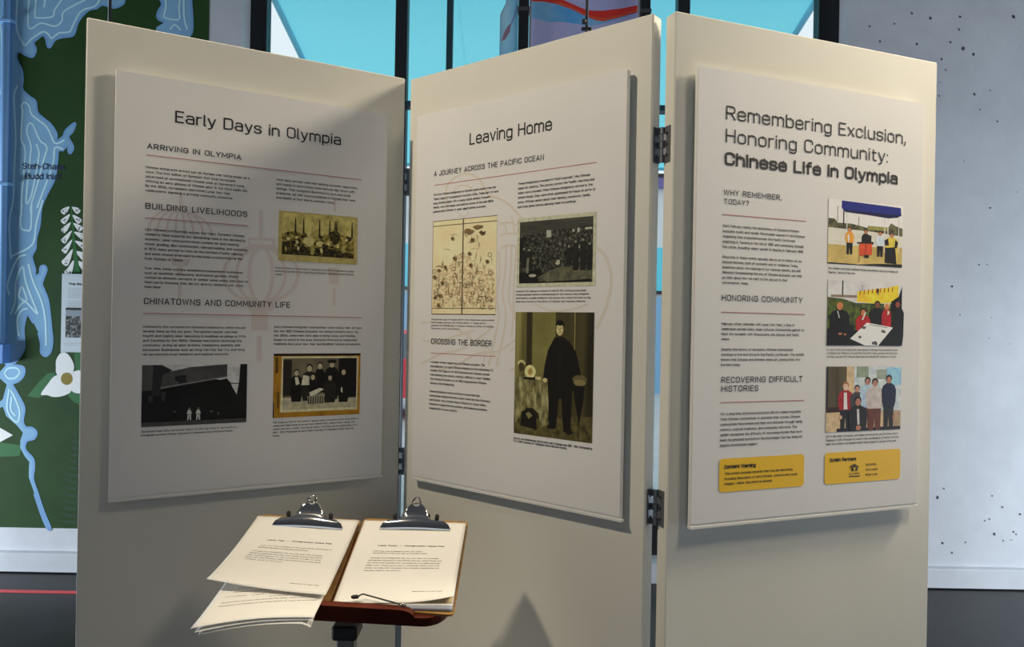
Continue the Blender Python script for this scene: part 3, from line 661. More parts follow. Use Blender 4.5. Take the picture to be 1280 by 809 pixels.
def figure(cx, top, bot, hw_, skin, hair, coat, legs=None, hr=None, hat=False, asp=1.0):
    """standing or seated person in print coordinates"""
    hh = hr or (bot - top) * .085; hx = hh * asp * .8; nk = top + 2*hh; out = []
    wst = top + (bot - top) * .58 if legs else bot
    if legs: out.append((legs, [(cx - hw_*.7, wst - .02), (cx + hw_*.7, wst - .02), (cx + hw_*.62, bot), (cx + hw_*.12, bot), (cx, wst + (bot-wst)*.35), (cx - hw_*.12, bot), (cx - hw_*.62, bot)]))
    out.append((coat, [(cx - hx*.45, nk - hh*.25), (cx + hx*.45, nk - hh*.25), (cx + hw_*.75, nk + hh*.45), (cx + hw_, nk + hh*1.6), (cx + hw_*.95, wst - (wst-nk)*.25), (cx + hw_*.78, wst), (cx - hw_*.78, wst), (cx - hw_*.95, wst - (wst-nk)*.25), (cx - hw_, nk + hh*1.6), (cx - hw_*.75, nk + hh*.45)]))
    out.append((hair, ell(cx, top + hh*.85, hx*1.08, hh*.98)))
    out.append((skin, ell(cx, top + hh*1.18, hx*.86, hh*.85)))
    if hat: out.append((hair, ell(cx, top + hh*.3, hx*1.7, hh*.5)))
    return out

# ---- left board
A = Poster('left', 'white poster headed Early Days in Olympia on the left panel')
A.head('Early Days in Olympia', 219, 154.6, 426, 180.5, 15, 'title', 1.0, .125)
A.head('ARRIVING IN OLYMPIA', 184, 187.2, 301.5, 198.8, 7, 'heading', 1.25, .145)
A.head('BUILDING LIVELIHOODS', 181.8, 261.6, 309, 271, 7.6, 'heading', 1.25, .145)
A.head('CHINATOWNS AND COMMUNITY LIFE', 179.7, 381.4, 362.5, 383.9, 8, 'heading', 1.25, .145)
A.rule(183.3, 194.9, 452, 223.5); A.rule(181, 272.9, 309, 281.4); A.rule(178.8, 393.2, 452, 395.6)
A.para(["Chinese immigrants arrived just as Olympia was taking shape as a", "town. The first edition of Olympia's first local newspaper", "advertised an accomplished Chinese cook at Sylvester's hotel,", "offering an early glimpse of Chinese labor in the city's public life.", "By the 1850s, newspapers also noted Lunar New Year", "celebrations, signaling a growing community presence."], 182, 210.3, 239.3, [312,295,306,309.5,288,291])
A.para(["Most early arrivals were men seeking economic opportunity", "and hoping to send money home and one day return with", "savings. They navigated discriminatory laws and social", "pressures, yet still found possibilities in Olympia that were", "unavailable at that time in southern China."], 345.3, 225.7, 248.2, [446.8,443,438,444,418])
A.para(["Like Chinese communities across the West, Olympia's Chinese", "residents filled essential but demanding roles in the developing", "economy. Labor contractors hired workers for land clearing,", "street grading, dike construction, railroad building, and oystering.", "In 1872, many arrived to work on the Northern Pacific railroad,", "and some stayed afterward to help build a connecting rail line", "from Olympia to Tenino."], 181, 288.1, 324.8, [305.4,306.6,299,309.5,303.6,303,229])
A.para(["Over time, some workers established independent businesses", "such as laundries, restaurants, and market gardens. Others", "worked as domestic servants or lumber camp cooks, jobs open to", "them partly because they did not directly compete with white", "male labor."], 180.5, 336.7, 360, [303.6,297.8,310,303.6,201.6])
A.para(["Community life centered on Olympia's Chinatown, which moved", "several times as the city grew. The earliest cluster was near", "Fourth and Capitol, later relocating to buildings on pilings at Fifth", "and Columbia by the 1880s. Chinese merchants anchored the", "community, acting as labor brokers, translators, bankers, and", "advocates. Businesses such as Hong Yek Kee, Sun Wo, and Hong", "Hai served both local residents and regional networks."], 178.4, 409.9, 444.8, [306.6,297,307,302,300,305.4,286])
A.para(["Early Chinese immigrant communities were mostly men, as laws", "like the 1882 Chinese Exclusion Act limited women's entry. By", "the 1890s, some men were able to bring wives, and families", "began to settle in the area. Olympia's Chinatowns celebrated", "traditions like Lunar New Year and Buddhist funeral processions."], 342.3, 410.1, 431.6, [452,447.8,444,446,451])
A.para(["Chinese workers in Southwestern Washington circa 1900. Photograph by Asahel", "Raymond. Courtesy of the South Bend Institution, Washington State Historical", "Society."], 344.2, 335.7, 344, [442,442,353], 'caption', weight=.13)
A.para(["The historic Puget Cafe was located Capitol Way between State St. and Fourth in a", "Photograph by Robert Esterly. Courtesy of Washington State Historical Society."], 176, 541.2, 545.8, [296,291], 'caption', weight=.13)
A.para(["The studio portrait of the Locke or James family in Olympia's studio circa 1900s to", "James and Nellie Chang to be and their children Harry James, Robert James, Tim", "James and Harry James. The Fannie Nelson Tai along with an unidentified, circa", "1889 - 1892. Photograph by Ida B. Smith. Courtesy of Washington State Historical", "Society."], 340.8, 529.6, 546.2, [448,443,446,441.5,349.6], 'caption', weight=.13)
# lanterns printed faintly behind the text
b = MB(); WM = .005
def lantern(b, cx, y0, y1, hw_, ribs, wd):
    cyy = (y0 + y1) / 2; ry = (y1 - y0) / 2
    for f_ in ribs:
        for s_ in (-1, 1):
            A.curve(b, [(cx + s_*hw_*f_*math.cos(t), cyy + ry*math.sin(t)) for t in [PI*(-.5 + k/8) for k in range(9)]], wd, TAN)
lantern(b, 326, 308, 378, 49, (.95, .62, .3), .008)
def quad(b, pts): b.flat([A.uv(*p) for p in pts], TAN, -.0001)
quad(b, [(324,263),(328,263),(328,298),(324,298)]); quad(b, [(310,297),(344,298),(343,312),(311,311)])
b.flat([A.uv(*p) for p in [(313,300),(340,301),(340,306),(313,305)]], PAPER, -.0001)
quad(b, [(308,376),(344,377),(341,389),(311,389)]); quad(b, [(314,389),(335,389),(335,413),(314,413)]); quad(b, [(321,420),(327,420),(327,453),(321,453)])
b.build('lantern_print', A.e); b = MB()
for f_ in (1, .72, .42, .14):
    for s_ in (-1, 1):
        A.curve(b, [(225 + s_*40*f_*math.cos(t), 293 - 31*math.sin(t) + s_*f_*3) for t in [PI/2*k/6 for k in range(7)]], .005, TAN)
quad(b, [(224,240),(228,240),(228,262),(224,262)]); quad(b, [(211,322),(239,324),(233,333),(217,332)]); quad(b, [(221,332),(229,332),(229,345),(221,345)]); quad(b, [(222,355),(226.5,355),(226.5,374),(222,374)])
b.build('lantern_print', A.e); b = MB()
quad(b, [(417,250),(420,250),(420,264),(417,264)]); quad(b, [(410,334),(425,335),(423,356),(412,355)]); quad(b, [(416,360),(419.5,360),(419,383),(416,383)])
b.build('lantern_print', A.e)
# photo 1: sepia garden workers
sep = A.tex('sepia', [(.30, (22, 18, 8)), (.45, (70, 60, 22)), (.58, (120, 106, 50)), (.72, (150, 138, 82))], 95, detail=6)
sepd = A.tex('sepia_dark', [(.35, (12, 9, 4)), (.55, (40, 33, 12)), (.7, (96, 84, 40))], 120, detail=6)
sepl = A.tex('sepia_light', [(.3, (98, 88, 42)), (.6, (146, 134, 78))], 40, detail=4)
khaki = A.c(128, 116, 68)
sh_ = [(sepl, R(.045, .03, .955, .5)), (sep, [(.045,.45),(.2,.38),(.4,.5),(.6,.42),(.8,.4),(.955,.45),(.955,.87),(.045,.87)]), (sepd, [(.045,.62),(.18,.58),(.3,.66),(.42,.8),(.42,.87),(.045,.87)]),
       (sepd, [(.62,.38),(.72,.3),(.78,.4),(.74,.6),(.66,.62)]), (sepd, [(.4,.72),(.55,.68),(.75,.72),(.955,.78),(.955,.88),(.4,.87)]), (A.c(142,132,84), ell(.38,.58,.07,.1,12,.2)), (A.c(150,140,92), ell(.52,.62,.06,.06,12,.2))]
for x_ in (.2, .3, .5, .63, .7, .72, .92): sh_.append((sepd, [(x_, .12), (x_+.012, .12), (x_+.02, .45), (x_-.006, .45)]))
for k in range(46):
    cx, cy_ = random.uniform(.09, .92), random.uniform(.42, .8); sh_.append((random.choice([sepd, sepd, A.c(150,138,90), A.c(120,108,58), A.c(20,16,8)]), ell(cx, cy_, random.uniform(.012, .03), random.uniform(.02, .06), 9, .34)))
A.photo([(347.8,263.3),(446.8,271.5),(446.6,330.6),(347.8,326.2)], khaki, sh_, round_=.02)
# photo 2: dark street front with awning
gd = A.tex('bw_dark', [(.3, (4, 4, 5)), (.7, (14, 14, 14))], 14)
gm = A.tex('bw_mid', [(.3, (38, 37, 36)), (.7, (58, 57, 55))], 16)
sky_ = A.c(140, 138, 134); wt = A.c(132, 132, 126)
def wman(cx, t, w_): return [(wt, [(cx-w_*.5,t+.03),(cx+w_*.5,t+.03),(cx+w_,t+.09),(cx+w_*.7,t+.11),(cx+w_*.8,t+.2),(cx+w_*.3,t+.2),(cx,t+.13),(cx-w_*.3,t+.2),(cx-w_*.8,t+.2),(cx-w_*.7,t+.11),(cx-w_,t+.09)]), (A.c(70,66,60), ell(cx, t+.012, w_*.45, .022)), (gd, R(cx-w_*.7, t+.1, cx+w_*.7, t+.11))]
A.photo([(177.5,457),(309,454.7),(307.9,527.5),(176.5,534.6)], gd,
  [(sky_, [(.18,0),(1,0),(1,.6),(.86,.6),(.8,.28),(.2,.12)]), (gm, [(0,.0),(.18,0),(.28,.09),(.19,.18),(.19,.4),(0,.42)]), (A.c(24,24,24), [(.1,0),(.18,.02),(.27,.1),(.18,.2),(.17,.5),(.09,.5)]),
   (gm, [(.19,.16),(.28,.1),(.45,.04),(.8,.0),(.8,.2),(.17,.38)]), (A.c(86,84,80), [(.17,.365),(.8,.2),(.8,.22),(.17,.39)]), (A.c(20,20,20), [(.3,.19),(.4,.17),(.41,.28),(.35,.31),(.3,.25)]),
   (gd, [(.2,.42),(.8,.24),(.9,.52),(.95,.95),(.1,.95)]), (gd, [(.8,.26),(.83,.3),(.9,.55),(.8,.6)]), (gd, [(.93,0),(1,0),(1,1),(.9,1),(.9,.5),(.92,.3)]), (gd, R(.8,.32,.94,.335)),
   (A.c(34,33,32), [(.06,.5),(.1,.5),(.1,.6),(.06,.6)]), (A.c(34,33,32), [(.18,.45),(.22,.44),(.2,.62),(.18,.55)]), (A.c(46,45,43), [(0,.93),(1,.93),(1,1),(0,1)])] + wman(.44, .72, .024) + wman(.525, .72, .024) +
  [(A.c(60,60,58), ell(.65,.79,.012,.02,8,.3)), (A.c(60,60,58), ell(.72,.83,.008,.035,8,.3)), (A.c(40,40,40), ell(.3,.77,.015,.02,8,.3))])
# photo 3: studio family portrait in an ochre mount
och = A.tex('ochre', [(.3, (96, 66, 10)), (.7, (132, 94, 22))], 30); bgp = A.tex('studio', [(.3, (44, 40, 30)), (.7, (84, 78, 60))], 16, stretch=(1, 1, .3))
dk = A.c(10, 9, 7); dk2 = A.c(24, 21, 16); fl = A.tex('studio_floor', [(.3, (104, 98, 76)), (.7, (140, 132, 106))], 60); skin = A.c(128, 118, 92); mnt = A.c(148, 140, 108); lt = A.c(150, 144, 122)
sh_ = [(dk, R(0,0,1,.035)), (mnt, [(.09,.045),(.975,.05),(.97,.92),(.08,.92)]), (bgp, R(.105,.075,.955,.88)), (fl, R(.105,.69,.955,.88)), (dk2, R(.105,.1,.2,.66)), (dk, R(.74,.08,.955,.72)), (A.c(60,44,12), R(.02,.06,.05,.3)), (A.c(60,44,12), R(.045,.6,.065,.86)), (dk, R(0,.75,.012,1))]
sh_ += figure(.52,.14,.62,.06,skin,dk,dk,hr=.055,asp=.7) + figure(.66,.11,.74,.085,skin,dk,dk,hr=.058,hat=True,asp=.7) + figure(.80,.25,.79,.065,skin,dk2,dk,hr=.05,asp=.7) + figure(.255,.25,.76,.065,skin,dk2,dk,hr=.05,asp=.7) + figure(.40,.17,.75,.09,skin,dk,dk2,hr=.06,asp=.7) + figure(.64,.34,.79,.075,skin,dk,dk2,hr=.047,asp=.7) + figure(.44,.32,.6,.05,skin,dk,dk,hr=.05,asp=.7)
sh_ += [(lt, [(.235,.37),(.27,.37),(.29,.48),(.25,.5)]), (lt, [(.33,.34),(.4,.36),(.4,.5),(.31,.5)]), (lt, [(.4,.62),(.52,.55),(.57,.57),(.42,.7)]), (A.c(110,104,84), [(.38,.68),(.58,.64),(.57,.8),(.39,.8)]), (lt, [(.77,.55),(.785,.55),(.79,.64),(.77,.62)])]
for k in range(7): sh_.append((dk2, [(.39+.027*k,.68),(.4+.027*k,.68),(.4+.027*k,.8),(.385+.027*k,.8)]))
A.photo([(340+2.5,443),(450.7,441),(449.2,516.9),(340.5,523.6)], och, sh_)

# ---- middle board
B = Poster('middle', 'white poster headed Leaving Home on the middle panel')
B.head('Leaving Home', 587, 181.5, 690, 162.9, 15, 'title', 1.0, .125)
B.head('A JOURNEY ACROSS THE PACIFIC OCEAN', 542.5, 220.8, 680, 200.2, 6.4, 'heading', 1.25, .145)
B.head('CROSSING THE BORDER', 539, 430.2, 614.7, 433.4, 7.2, 'heading', 1.25, .145)
B.rule(543, 231.7, 745.7, 203); B.rule(538.5, 441, 618.7, 446)
B.para(["The first Chinese immigrants to Olympia came mainly from the", "Toisan region of Guangdong in southern China. Today part of rural", "area, farming region with a sandy, humid climate. Frequent", "floods, crop shortages, and political unrest in the mid-1800s", "pushed many Chinese to seek opportunities overseas."], 542.2, 245.3, 266.4, [620,623,613,617,607.6], xb=541.5)
B.para(["These immigrants traveled to \"Gold Mountain\", the Chinese", "name for America. The journey across the Pacific was long and", "ships were crowded. When Chinese immigrants arrived in the", "United States, they were often questioned for hours at ports of", "entry. Officials asked about their identity, hometown, family,", "and work plans before allowing them to continue."], 648, 231.5, 260.7, [737.5,742.7,740.5,744,738,720], xb=647)
B.para(["The gazetteer map of the great district. Many houses here, and ancestral", "halls be seen. Courtesy the Archive Library of Toisan and its", "geographic encyclopedia sent to the ports. Courtesy of Library of Congress,", "Geography and Map Division."], 539, 400.2, 411.4, [617.4,607.6,617.4,575], 'caption', weight=.13)
B.para(["A number of laws supported anti-Chinese exclusion. The", "Naturalization Act kept Chinese immigrants from becoming U.S.", "citizens. The Page Act of 1875 blocked most Chinese women", "from entering the country, making it difficult to start families.", "The Chinese Exclusion Act of 1882 stopped most Chinese", "workers from immigrating."], 538.2, 453.7, 480, [606,617,612,613.5,608,568], xb=537.5)
B.para(["Chinese immigrants found work here, stayed and built", "communities despite barriers. In port cities like San Francisco", "and Seattle, they formed robust Chinatowns where fellow", "immigrants supported one another and helped newcomers", "navigate life in a new country."], 537, 490.2, 511.2, [600,613,607.7,609,571.8], xb=536.7)
B.para(["A sketch of the steerage in a steamer on April 29, 1876, showing arriving people.", "Chinese passengers aboard a steamship bound for San Francisco. Many immigrants", "were housed in crowded conditions on the journeys that crossed the Pacific by ship", "Hong Kong. Courtesy of the Library of Congress, San Francisco, California."], 644.8, 365.4, 378.2, [733,736.4,738.5,732], 'caption', weight=.13)
B.para(["You Yet was a businessman and fur store cook to Olympia circa 1885 - 1890. Photograph by", "W. R. Smith. Courtesy of Washington State Historical Society."], 642, 548.8, 552.4, [740.7,709], 'caption', weight=.13, cap=.0052)
# faint boat drawing behind the text
b = MB(); k7 = lambda pts: [(520 + x/2.888, 200 + y/2.888) for x, y in pts]
for pts, wd in (([(115,170),(108,120),(118,85),(150,58),(185,50),(220,62),(245,95),(262,130)],.006), ([(262,130),(300,140),(340,165),(375,205),(400,240)],.006),
   ([(130,120),(155,95),(190,95),(215,120),(225,160)],.004), ([(150,180),(160,200),(180,203),(190,185)],.004), ([(300,235),(330,225),(365,235)],.005), ([(300,275),(330,265),(365,270)],.005), ([(305,320),(335,308),(368,315)],.005),
   ([(300,225),(320,235),(330,270)],.004), ([(345,200),(352,235),(355,270)],.004), ([(298,330),(300,420),(290,500),(300,560),(285,640),(262,745)],.006), ([(325,315),(322,400),(312,480),(325,560),(312,650),(290,745)],.005), ([(345,310),(342,400),(335,500),(350,560),(345,640)],.005), ([(362,318),(355,420),(352,520),(362,600)],.005),
   ([(640,310),(675,335),(697,380),(705,430),(698,490),(680,550),(650,610)],.007), ([(20,588),(70,585),(120,600),(200,640)],.005), ([(25,650),(80,660),(130,640),(210,615)],.005), ([(20,735),(90,700),(160,685),(230,640),(280,600)],.005), ([(60,760),(140,745),(220,700),(300,690),(370,640)],.005), ([(340,690),(400,655),(470,640)],.004), ([(180,640),(230,660),(280,700),(300,740)],.004), ([(430,520),(490,545),(560,540),(620,520)],.004), ([(240,640),(250,700),(235,760)],.004),
   ([(340,760),(370,750),(390,735)],.006)):
    B.curve(b, k7(pts), wd, TAN2)
b.build('boat_print', B.e)
# photo: old garden map
mp = B.tex('map_paper', [(.3, (196, 168, 120)), (.7, (218, 192, 146))], 10); mi_ = B.c(112, 88, 52); md = B.c(70, 52, 28)
ml_ = B.tex('map_shade', [(.35, (150, 126, 88)), (.48, (190, 164, 120)), (.6, (212, 188, 142))], 130, detail=5)
sh_ = [(ml_, [(.02,.62),(.2,.5),(.35,.42),(.45,.36),(.6,.4),(.75,.5),(.98,.55),(.98,.92),(.02,.92)]), (md, R(0,0,1,.007)), (md, R(.0,.052,1,.06)), (md, R(0,.93,1,.937)), (md, R(0,.992,1,1)), (md, R(.482,0,.5,1)), (md, R(0,.0,.006,1))]
for k in range(120):
    cy_ = .97 - abs(random.gauss(0, .36)); cx = random.uniform(.04, .96)
    if cy_ < .1 or (cx < .45 and cy_ < .5 - cx) or (cx > .75 and cy_ < .32): continue
    t = random.random()
    if t < .3: sh_.append((random.choice([mi_, md]), ('line', [(cx + .028*math.cos(a_), cy_ + .02*math.sin(a_)) for a_ in [2*PI*q/7 for q in range(8)]], .0011)))
    elif t < .75:
        a_ = random.uniform(1.1, 2.2); l_ = random.uniform(.04, .1); sh_.append((mi_, ('line', [(cx, cy_), (cx + .4*l_*math.cos(a_) + .01, cy_ - .4*l_), (cx + l_*math.cos(a_), cy_ - l_)], .001)))
        sh_.append((mi_, ('line', [(cx + .3*l_*math.cos(a_), cy_ - .4*l_), (cx + .3*l_*math.cos(a_) + .03, cy_ - .7*l_)], .0008)))
    else: sh_.append((mi_, ('line', [(cx - .05, cy_), (cx, cy_ - .008), (cx + .06, cy_ + .004)], .0009)))
for cx, cy_ in ((.33,.2),(.64,.23),(.6,.37),(.62,.49),(.37,.41),(.22,.5),(.87,.46),(.12,.53),(.18,.67),(.05,.6),(.06,.82),(.14,.8),(.12,.9)):
    sh_.append((mi_, ell(cx, cy_, .03, .02, 9, .3))); sh_.append((md, ell(cx, cy_, .014, .01, 7, .3)))
sh_.append((md, [(.74,.16),(.78,.14),(.8,.16),(.84,.15),(.82,.18),(.78,.19)])); sh_.append((mi_, ell(.58,.14,.07,.025,12,.3))); sh_.append((mi_, ell(.72,.1,.08,.02,12,.35)))
B.photo([(541.5,276.9),(621.8,268.9),(619.4,393.8),(539.6,393.2)], mp, sh_)
# photo: engraving of a crowd below deck
crowd = B.tex('crowd', [(.36, (10, 10, 8)), (.5, (36, 35, 27)), (.6, (66, 64, 50)), (.72, (112, 108, 88))], 150, detail=6); cd = B.c(14, 14, 11); cg = B.tex('deck', [(.3, (50, 49, 36)), (.7, (92, 88, 62))], 60)
mnt = B.c(168, 162, 130); cl = B.c(150, 146, 122)
sh_ = [(crowd, R(.035,.055,.965,.945)), (B.tex('beam', [(.3, (34, 33, 26)), (.7, (60, 58, 46))], 30, stretch=(.3, 1, 2)), [(.035,.055),(.965,.055),(.965,.18),(.5,.2),(.035,.26)]), (cd, [(.035,.3),(.08,.26),(.1,.6),(.035,.65)]),
  (cd, [(.035,.8),(.3,.74),(.4,.85),(.95,.86),(.95,.945),(.035,.945)]), (cg, [(.28,.86),(.45,.77),(.6,.72),(.8,.76),(.965,.74),(.965,.9),(.6,.92),(.3,.92)]), (cl, ell(.215,.835,.05,.022)), (cl, R(.39,.2,.45,.3)), (cl, ell(.54,.66,.03,.04,9,.2)), (cl, ell(.79,.23,.018,.035)), (cl, R(.87,.2,.95,.23)), (cl, R(.715,.21,.74,.25)), (cl, ell(.8,.46,.03,.02,8,.3)), (B.c(90,86,66), R(.4,.8,.44,.93)), (B.c(80,76,58), R(.46,.84,.49,.93))]
for k in range(60):
    cx, cy_ = random.uniform(.08, .92), random.uniform(.28, .66); sh_.append((random.choice([cd, cd, B.c(92,88,70), B.c(58,56,44)]), ell(cx, cy_, random.uniform(.01, .02), random.uniform(.015, .035), 8, .3)))
for x_, t, bt in ((.1,.42,.72),(.17,.44,.74),(.76,.36,.78),(.85,.34,.78),(.93,.4,.78),(.68,.42,.7)): sh_ += figure(x_, t, bt, .035, B.c(110,105,84), cd, B.c(24,23,18), hr=.022, asp=1.0)
sh_.append((B.c(96,92,74), [(.14,.58),(.17,.58),(.165,.8),(.13,.8)]))
B.photo([(647,273.5),(746,264.7),(744,357.4),(645.7,359.5)], mnt, sh_)
# photo: man standing beside a draped table
wl = B.tex('backdrop', [(.3, (84, 78, 36)), (.7, (116, 108, 56))], 8); cu = B.tex('curtain', [(.35, (24, 20, 8)), (.65, (62, 54, 26))], 26, stretch=(1, 1, .05)); cul = B.tex('curtain_light', [(.35, (70, 62, 26)), (.65, (140, 130, 74))], 30, stretch=(1, 1, .05))
mdk = B.c(17, 14, 10); mdk2 = B.c(26, 21, 14); sk = B.c(176, 160, 104); cloth = B.tex('cloth', [(.35, (58, 52, 26)), (.5, (104, 96, 56)), (.65, (150, 140, 92))], 70, stretch=(1, 1, .34)); flr = B.tex('rug', [(.35, (44, 38, 16)), (.65, (88, 78, 40))], 60)
sh_ = [(cul, R(0,0,.16,.6)), (cu, R(.15,0,.23,.8)), (wl, R(.23,0,.54,.8)), (cu, R(.53,0,1,.86)), (B.c(128,116,62), R(.765,0,.775,.6)), (flr, [(0,.85),(1,.8),(1,1),(0,1)]), (B.c(30,25,12), R(.2,.6,.56,.86)),
  (cloth, [(.0,.55),(.1,.52),(.42,.53),(.47,.6),(.45,.9),(.36,.93),(.33,.82),(.26,.78),(.12,.78),(.08,.86),(.02,.92)]), (mdk, [(.1,.82),(.17,.79),(.25,.79),(.3,.84),(.31,.95),(.09,.93)]), (B.c(110,100,58), [(.16,.83),(.2,.81),(.25,.84),(.2,.87)]),
  (B.c(196,180,116), ell(.21,.485,.075,.055,18)), (B.c(150,124,62), ell(.21,.485,.03,.03,12)), (mdk2, R(.12,.53,.28,.55)), (B.c(168,156,100), ell(.09,.42,.06,.03,10,.2)), (B.c(60,52,30), ell(.09,.45,.04,.04,10,.2)), (B.c(176,160,104), R(.28,.52,.35,.545)), (B.c(96,86,50), ell(.4,.52,.05,.055,12,.1)),
  (mdk, [(.44,.55),(.77,.55),(.75,.62),(.74,.93),(.65,.94),(.62,.68),(.585,.68),(.56,.9),(.47,.92),(.455,.7)]), (mdk, [(.52,.2),(.62,.19),(.72,.24),(.79,.31),(.86,.5),(.86,.55),(.78,.56),(.76,.62),(.46,.62),(.44,.56),(.38,.54),(.4,.42),(.44,.3),(.48,.25)]),
  (mdk2, [(.58,.3),(.6,.3),(.6,.6),(.585,.6)]), (mdk, ell(.587,.1,.052,.036)), (sk, ell(.585,.135,.045,.05)), (mdk, ell(.585,.085,.048,.022)), (B.c(70,56,34), R(.55,.122,.575,.127)), (B.c(70,56,34), R(.595,.122,.62,.127)), (B.c(110,92,56), R(.57,.158,.602,.163)), (B.c(120,100,62), [(.58,.13),(.59,.13),(.594,.146),(.576,.146)]), (B.c(84,74,42), ell(.84,.52,.09,.035)), (B.c(108,96,56), ell(.84,.545,.075,.025)), (sk, ell(.41,.545,.03,.018)),
  (mdk, [(.76,.57),(.9,.57),(.89,.68),(.85,.82),(.835,.92),(.825,.82),(.78,.68)]), (mdk, [(.44,.9),(.55,.89),(.56,.92),(.46,.93)]), (mdk, [(.65,.92),(.74,.91),(.78,.94),(.72,.96),(.66,.94)]), (mdk, R(.83,.9,.838,.98))]
B.photo([(644.8,389.8),(742.5,391),(740.9,555),(642.3,540.8)], wl, sh_)

# ---- right board
C = Poster('right', 'white poster headed Remembering Exclusion, Honoring Community on the right panel')
C.heads([('Remembering Exclusion,', 907.5, 149.3, 1132, 180.7, 17.5), ('Honoring Community:', 907, 178, 1109.5, 203.7, 17.5)], 'title', weight=.115)
C.head('Chinese Life in Olympia', 905.8, 206.8, 1121.8, 230.8, 17, 'title_bold', 1.0, .19)
C.heads([('WHY REMEMBER,', 904.5, 243.7, 976.8, 250.5, 7), ('TODAY?', 905, 255, 936, 257.3, 6.6)], 'heading', spacing=1.2, weight=.14)
C.head('HONORING COMMUNITY', 902, 376.3, 1003, 378.8, 7.6, 'heading', 1.2, .14)
C.heads([('RECOVERING DIFFICULT', 901.5, 478.4, 1003, 477.6, 7.6), ('HISTORIES', 901.5, 489.7, 947.8, 489, 7.6)], 'heading', spacing=1.2, weight=.14)
C.rule(903, 268, 1007.5, 276.7); C.rule(901.8, 389.8, 1005.8, 393.5); C.rule(900.6, 503.3, 1005.3, 500.4)
C.para(["Each February marks the anniversary of Olympia's Chinese", "exclusion event and recalls the broader season of anti-Chinese", "organizing that intensified across the Pacific Northwest", "beginning in Tacoma in the fall of 1885 and continuing through", "the winter, including violent unrest in Seattle in February 1886."], 903.3, 283.7, 310, [998.6,1005.7,994,1004.5,1004.5])
C.para(["Returning to these events annually allows us to reflect on our", "shared histories, both of exclusion and of resilience. Today,", "questions about who belongs in our national identity are still", "debated. Remembering the era of Chinese exclusion can help", "us think about how we want to live and act in that", "conversation, today."], 902.7, 322.6, 354.8, [1002.5,997.8,1000.6,1002,984,935.6])
C.para(["February often coincides with Lunar New Year, a time of", "celebration across many Asian cultures. Communities gather to", "mark the occasion with firecrackers, lion dances and family", "meals."], 901.7, 406.4, 425.5, [993,1004.8,998.5,911.8])
C.para(["Despite the history of exclusion, Chinese communities", "continue to live and thrive in the Pacific Northwest. This exhibit", "honors the Chinese and Chinese American communities who", "live here today."], 901.2, 438.5, 457.7, [991,1004.8,1000,925.7])
C.para(["For a long time, historical institutions did not collect materials", "from Chinese communities or prioritize their stories. Chinese", "communities have preserved their own histories through family", "memory, cultural traditions, and community networks. This", "exhibit recognizes the difficulty of recovering stories that have", "been marginalized and honors the knowledge that has endured", "despite institutional neglect."], 900.2, 519.4, 558.8, [1001,999.7,1003,996,1002,1002,947])
C.para(["Four members performed traditional Chinese instruments in the city of Olympia for", "Volunteer. Courtesy of the artist."], 1035, 336.3, 341.4, [1122.6,1069], 'caption', weight=.13)
C.para(["On May 15, 2004 a new large marker was created on Heritage Park recognizing the site", "of Olympia's last Chinatown. Pictured here from left to right are Brian and Fannie Fay,", "Joe Chan, Ling Louie, Tina Wong, and Jackie Quan as on drawing film. Courtesy of Art Locke."], 1033.4, 438.2, 446.9, [1121.8,1121.8,1119.7], 'caption', weight=.13)
C.para(["Left to right: Sherry Stevenson, Judi Franklin, Ed Echtle, Brian Lock, Ron Chew, and Lia", "Shigemura, in 2023. Photograph by Lauren Fraser, granddaughter of the Kay Toe Locke", "family whose members were Olympia's earliest Chinese immigrants. Courtesy of the Locke."], 1032, 547.2, 556.7, [1121.8,1123,1119.9], 'caption', weight=.13)
# yellow boxes
YEL = mat('callout_yellow', seen(212, 158, 22, .62), .6)
def box_(c):
    u0, v0, u1, v1 = C.rect(c); b = MB(); b.flat([(x, z) for x, z in rrect(u0, v0, u1, v1, .008, .008)], YEL, -.0006); return b.build('callout_box', C.e)
q = box_([(899,574),(1004.8,567.5),(1004.8,607.3),(898.4,616.2)]); q['label'] = 'yellow Content Warning box'
def sub(parent, rows, name, off=.15):
    b = MB()
    for (t, x0, y0, x1, y1, cap) in rows:
        u0, v0 = C.uv(x0, y0); u1, v1 = C.uv(x1, y1); _, vc = C.uv(x0, y0 - cap); put_text(b, t, u0, (v0+v1)/2, u1-u0, vc-v0, INK, -.0010, 1, off, 2)
    b.build(name, parent)
sub(q, [('Content Warning', 905.2, 586, 944.4, 584, 5.0)], 'heading', .22)
sub(q, [('This exhibit includes material that may be disturbing,', 905.5, 593.5, 990.8, 588.3, 3.2), ('including discussion of anti-Chinese violence and racial', 905.3, 599.8, 996, 594.3, 3.2), ('imagery. Visitor discretion is advised.', 905.2, 606, 965, 602.6, 3.2)], 'body_text', .15)
q = box_([(1030.5,566.6),(1125.4,560.7),(1124.8,599.2),(1030.5,605.5)]); q['label'] = 'yellow Exhibit Partners box'
sub(q, [('Exhibit Partners', 1037.3, 577.6, 1069.9, 575.6, 4.4)], 'heading', .22)
sub(q, [('Ed Echtle', 1082, 582.2, 1094.8, 581.4, 2.8), ('Ron Locke', 1082, 588.4, 1096.7, 587.6, 2.8), ('Brian Lock', 1082, 594.6, 1096.3, 593.9, 2.8)], 'body_text', .15)
b = MB()
lg = lambda pts: [C.uv(1060.4 + x/5.06, 580 + y/5.06) for x, y in pts]
b.flat(lg([(5,18),(36,-2),(68,18),(62,22),(36,6),(12,24)]), INK, -.0010); b.flat(lg([(36,8),(60,26),(52,34),(60,42),(12,45),(20,36),(12,30)]), INK, -.0010)
b.flat(lg([(30,22),(42,21),(42,40),(30,41)]), YEL, -.0012); b.flat(lg([(4,76),(72,73),(72,79),(4,82)]), INK, -.0010)
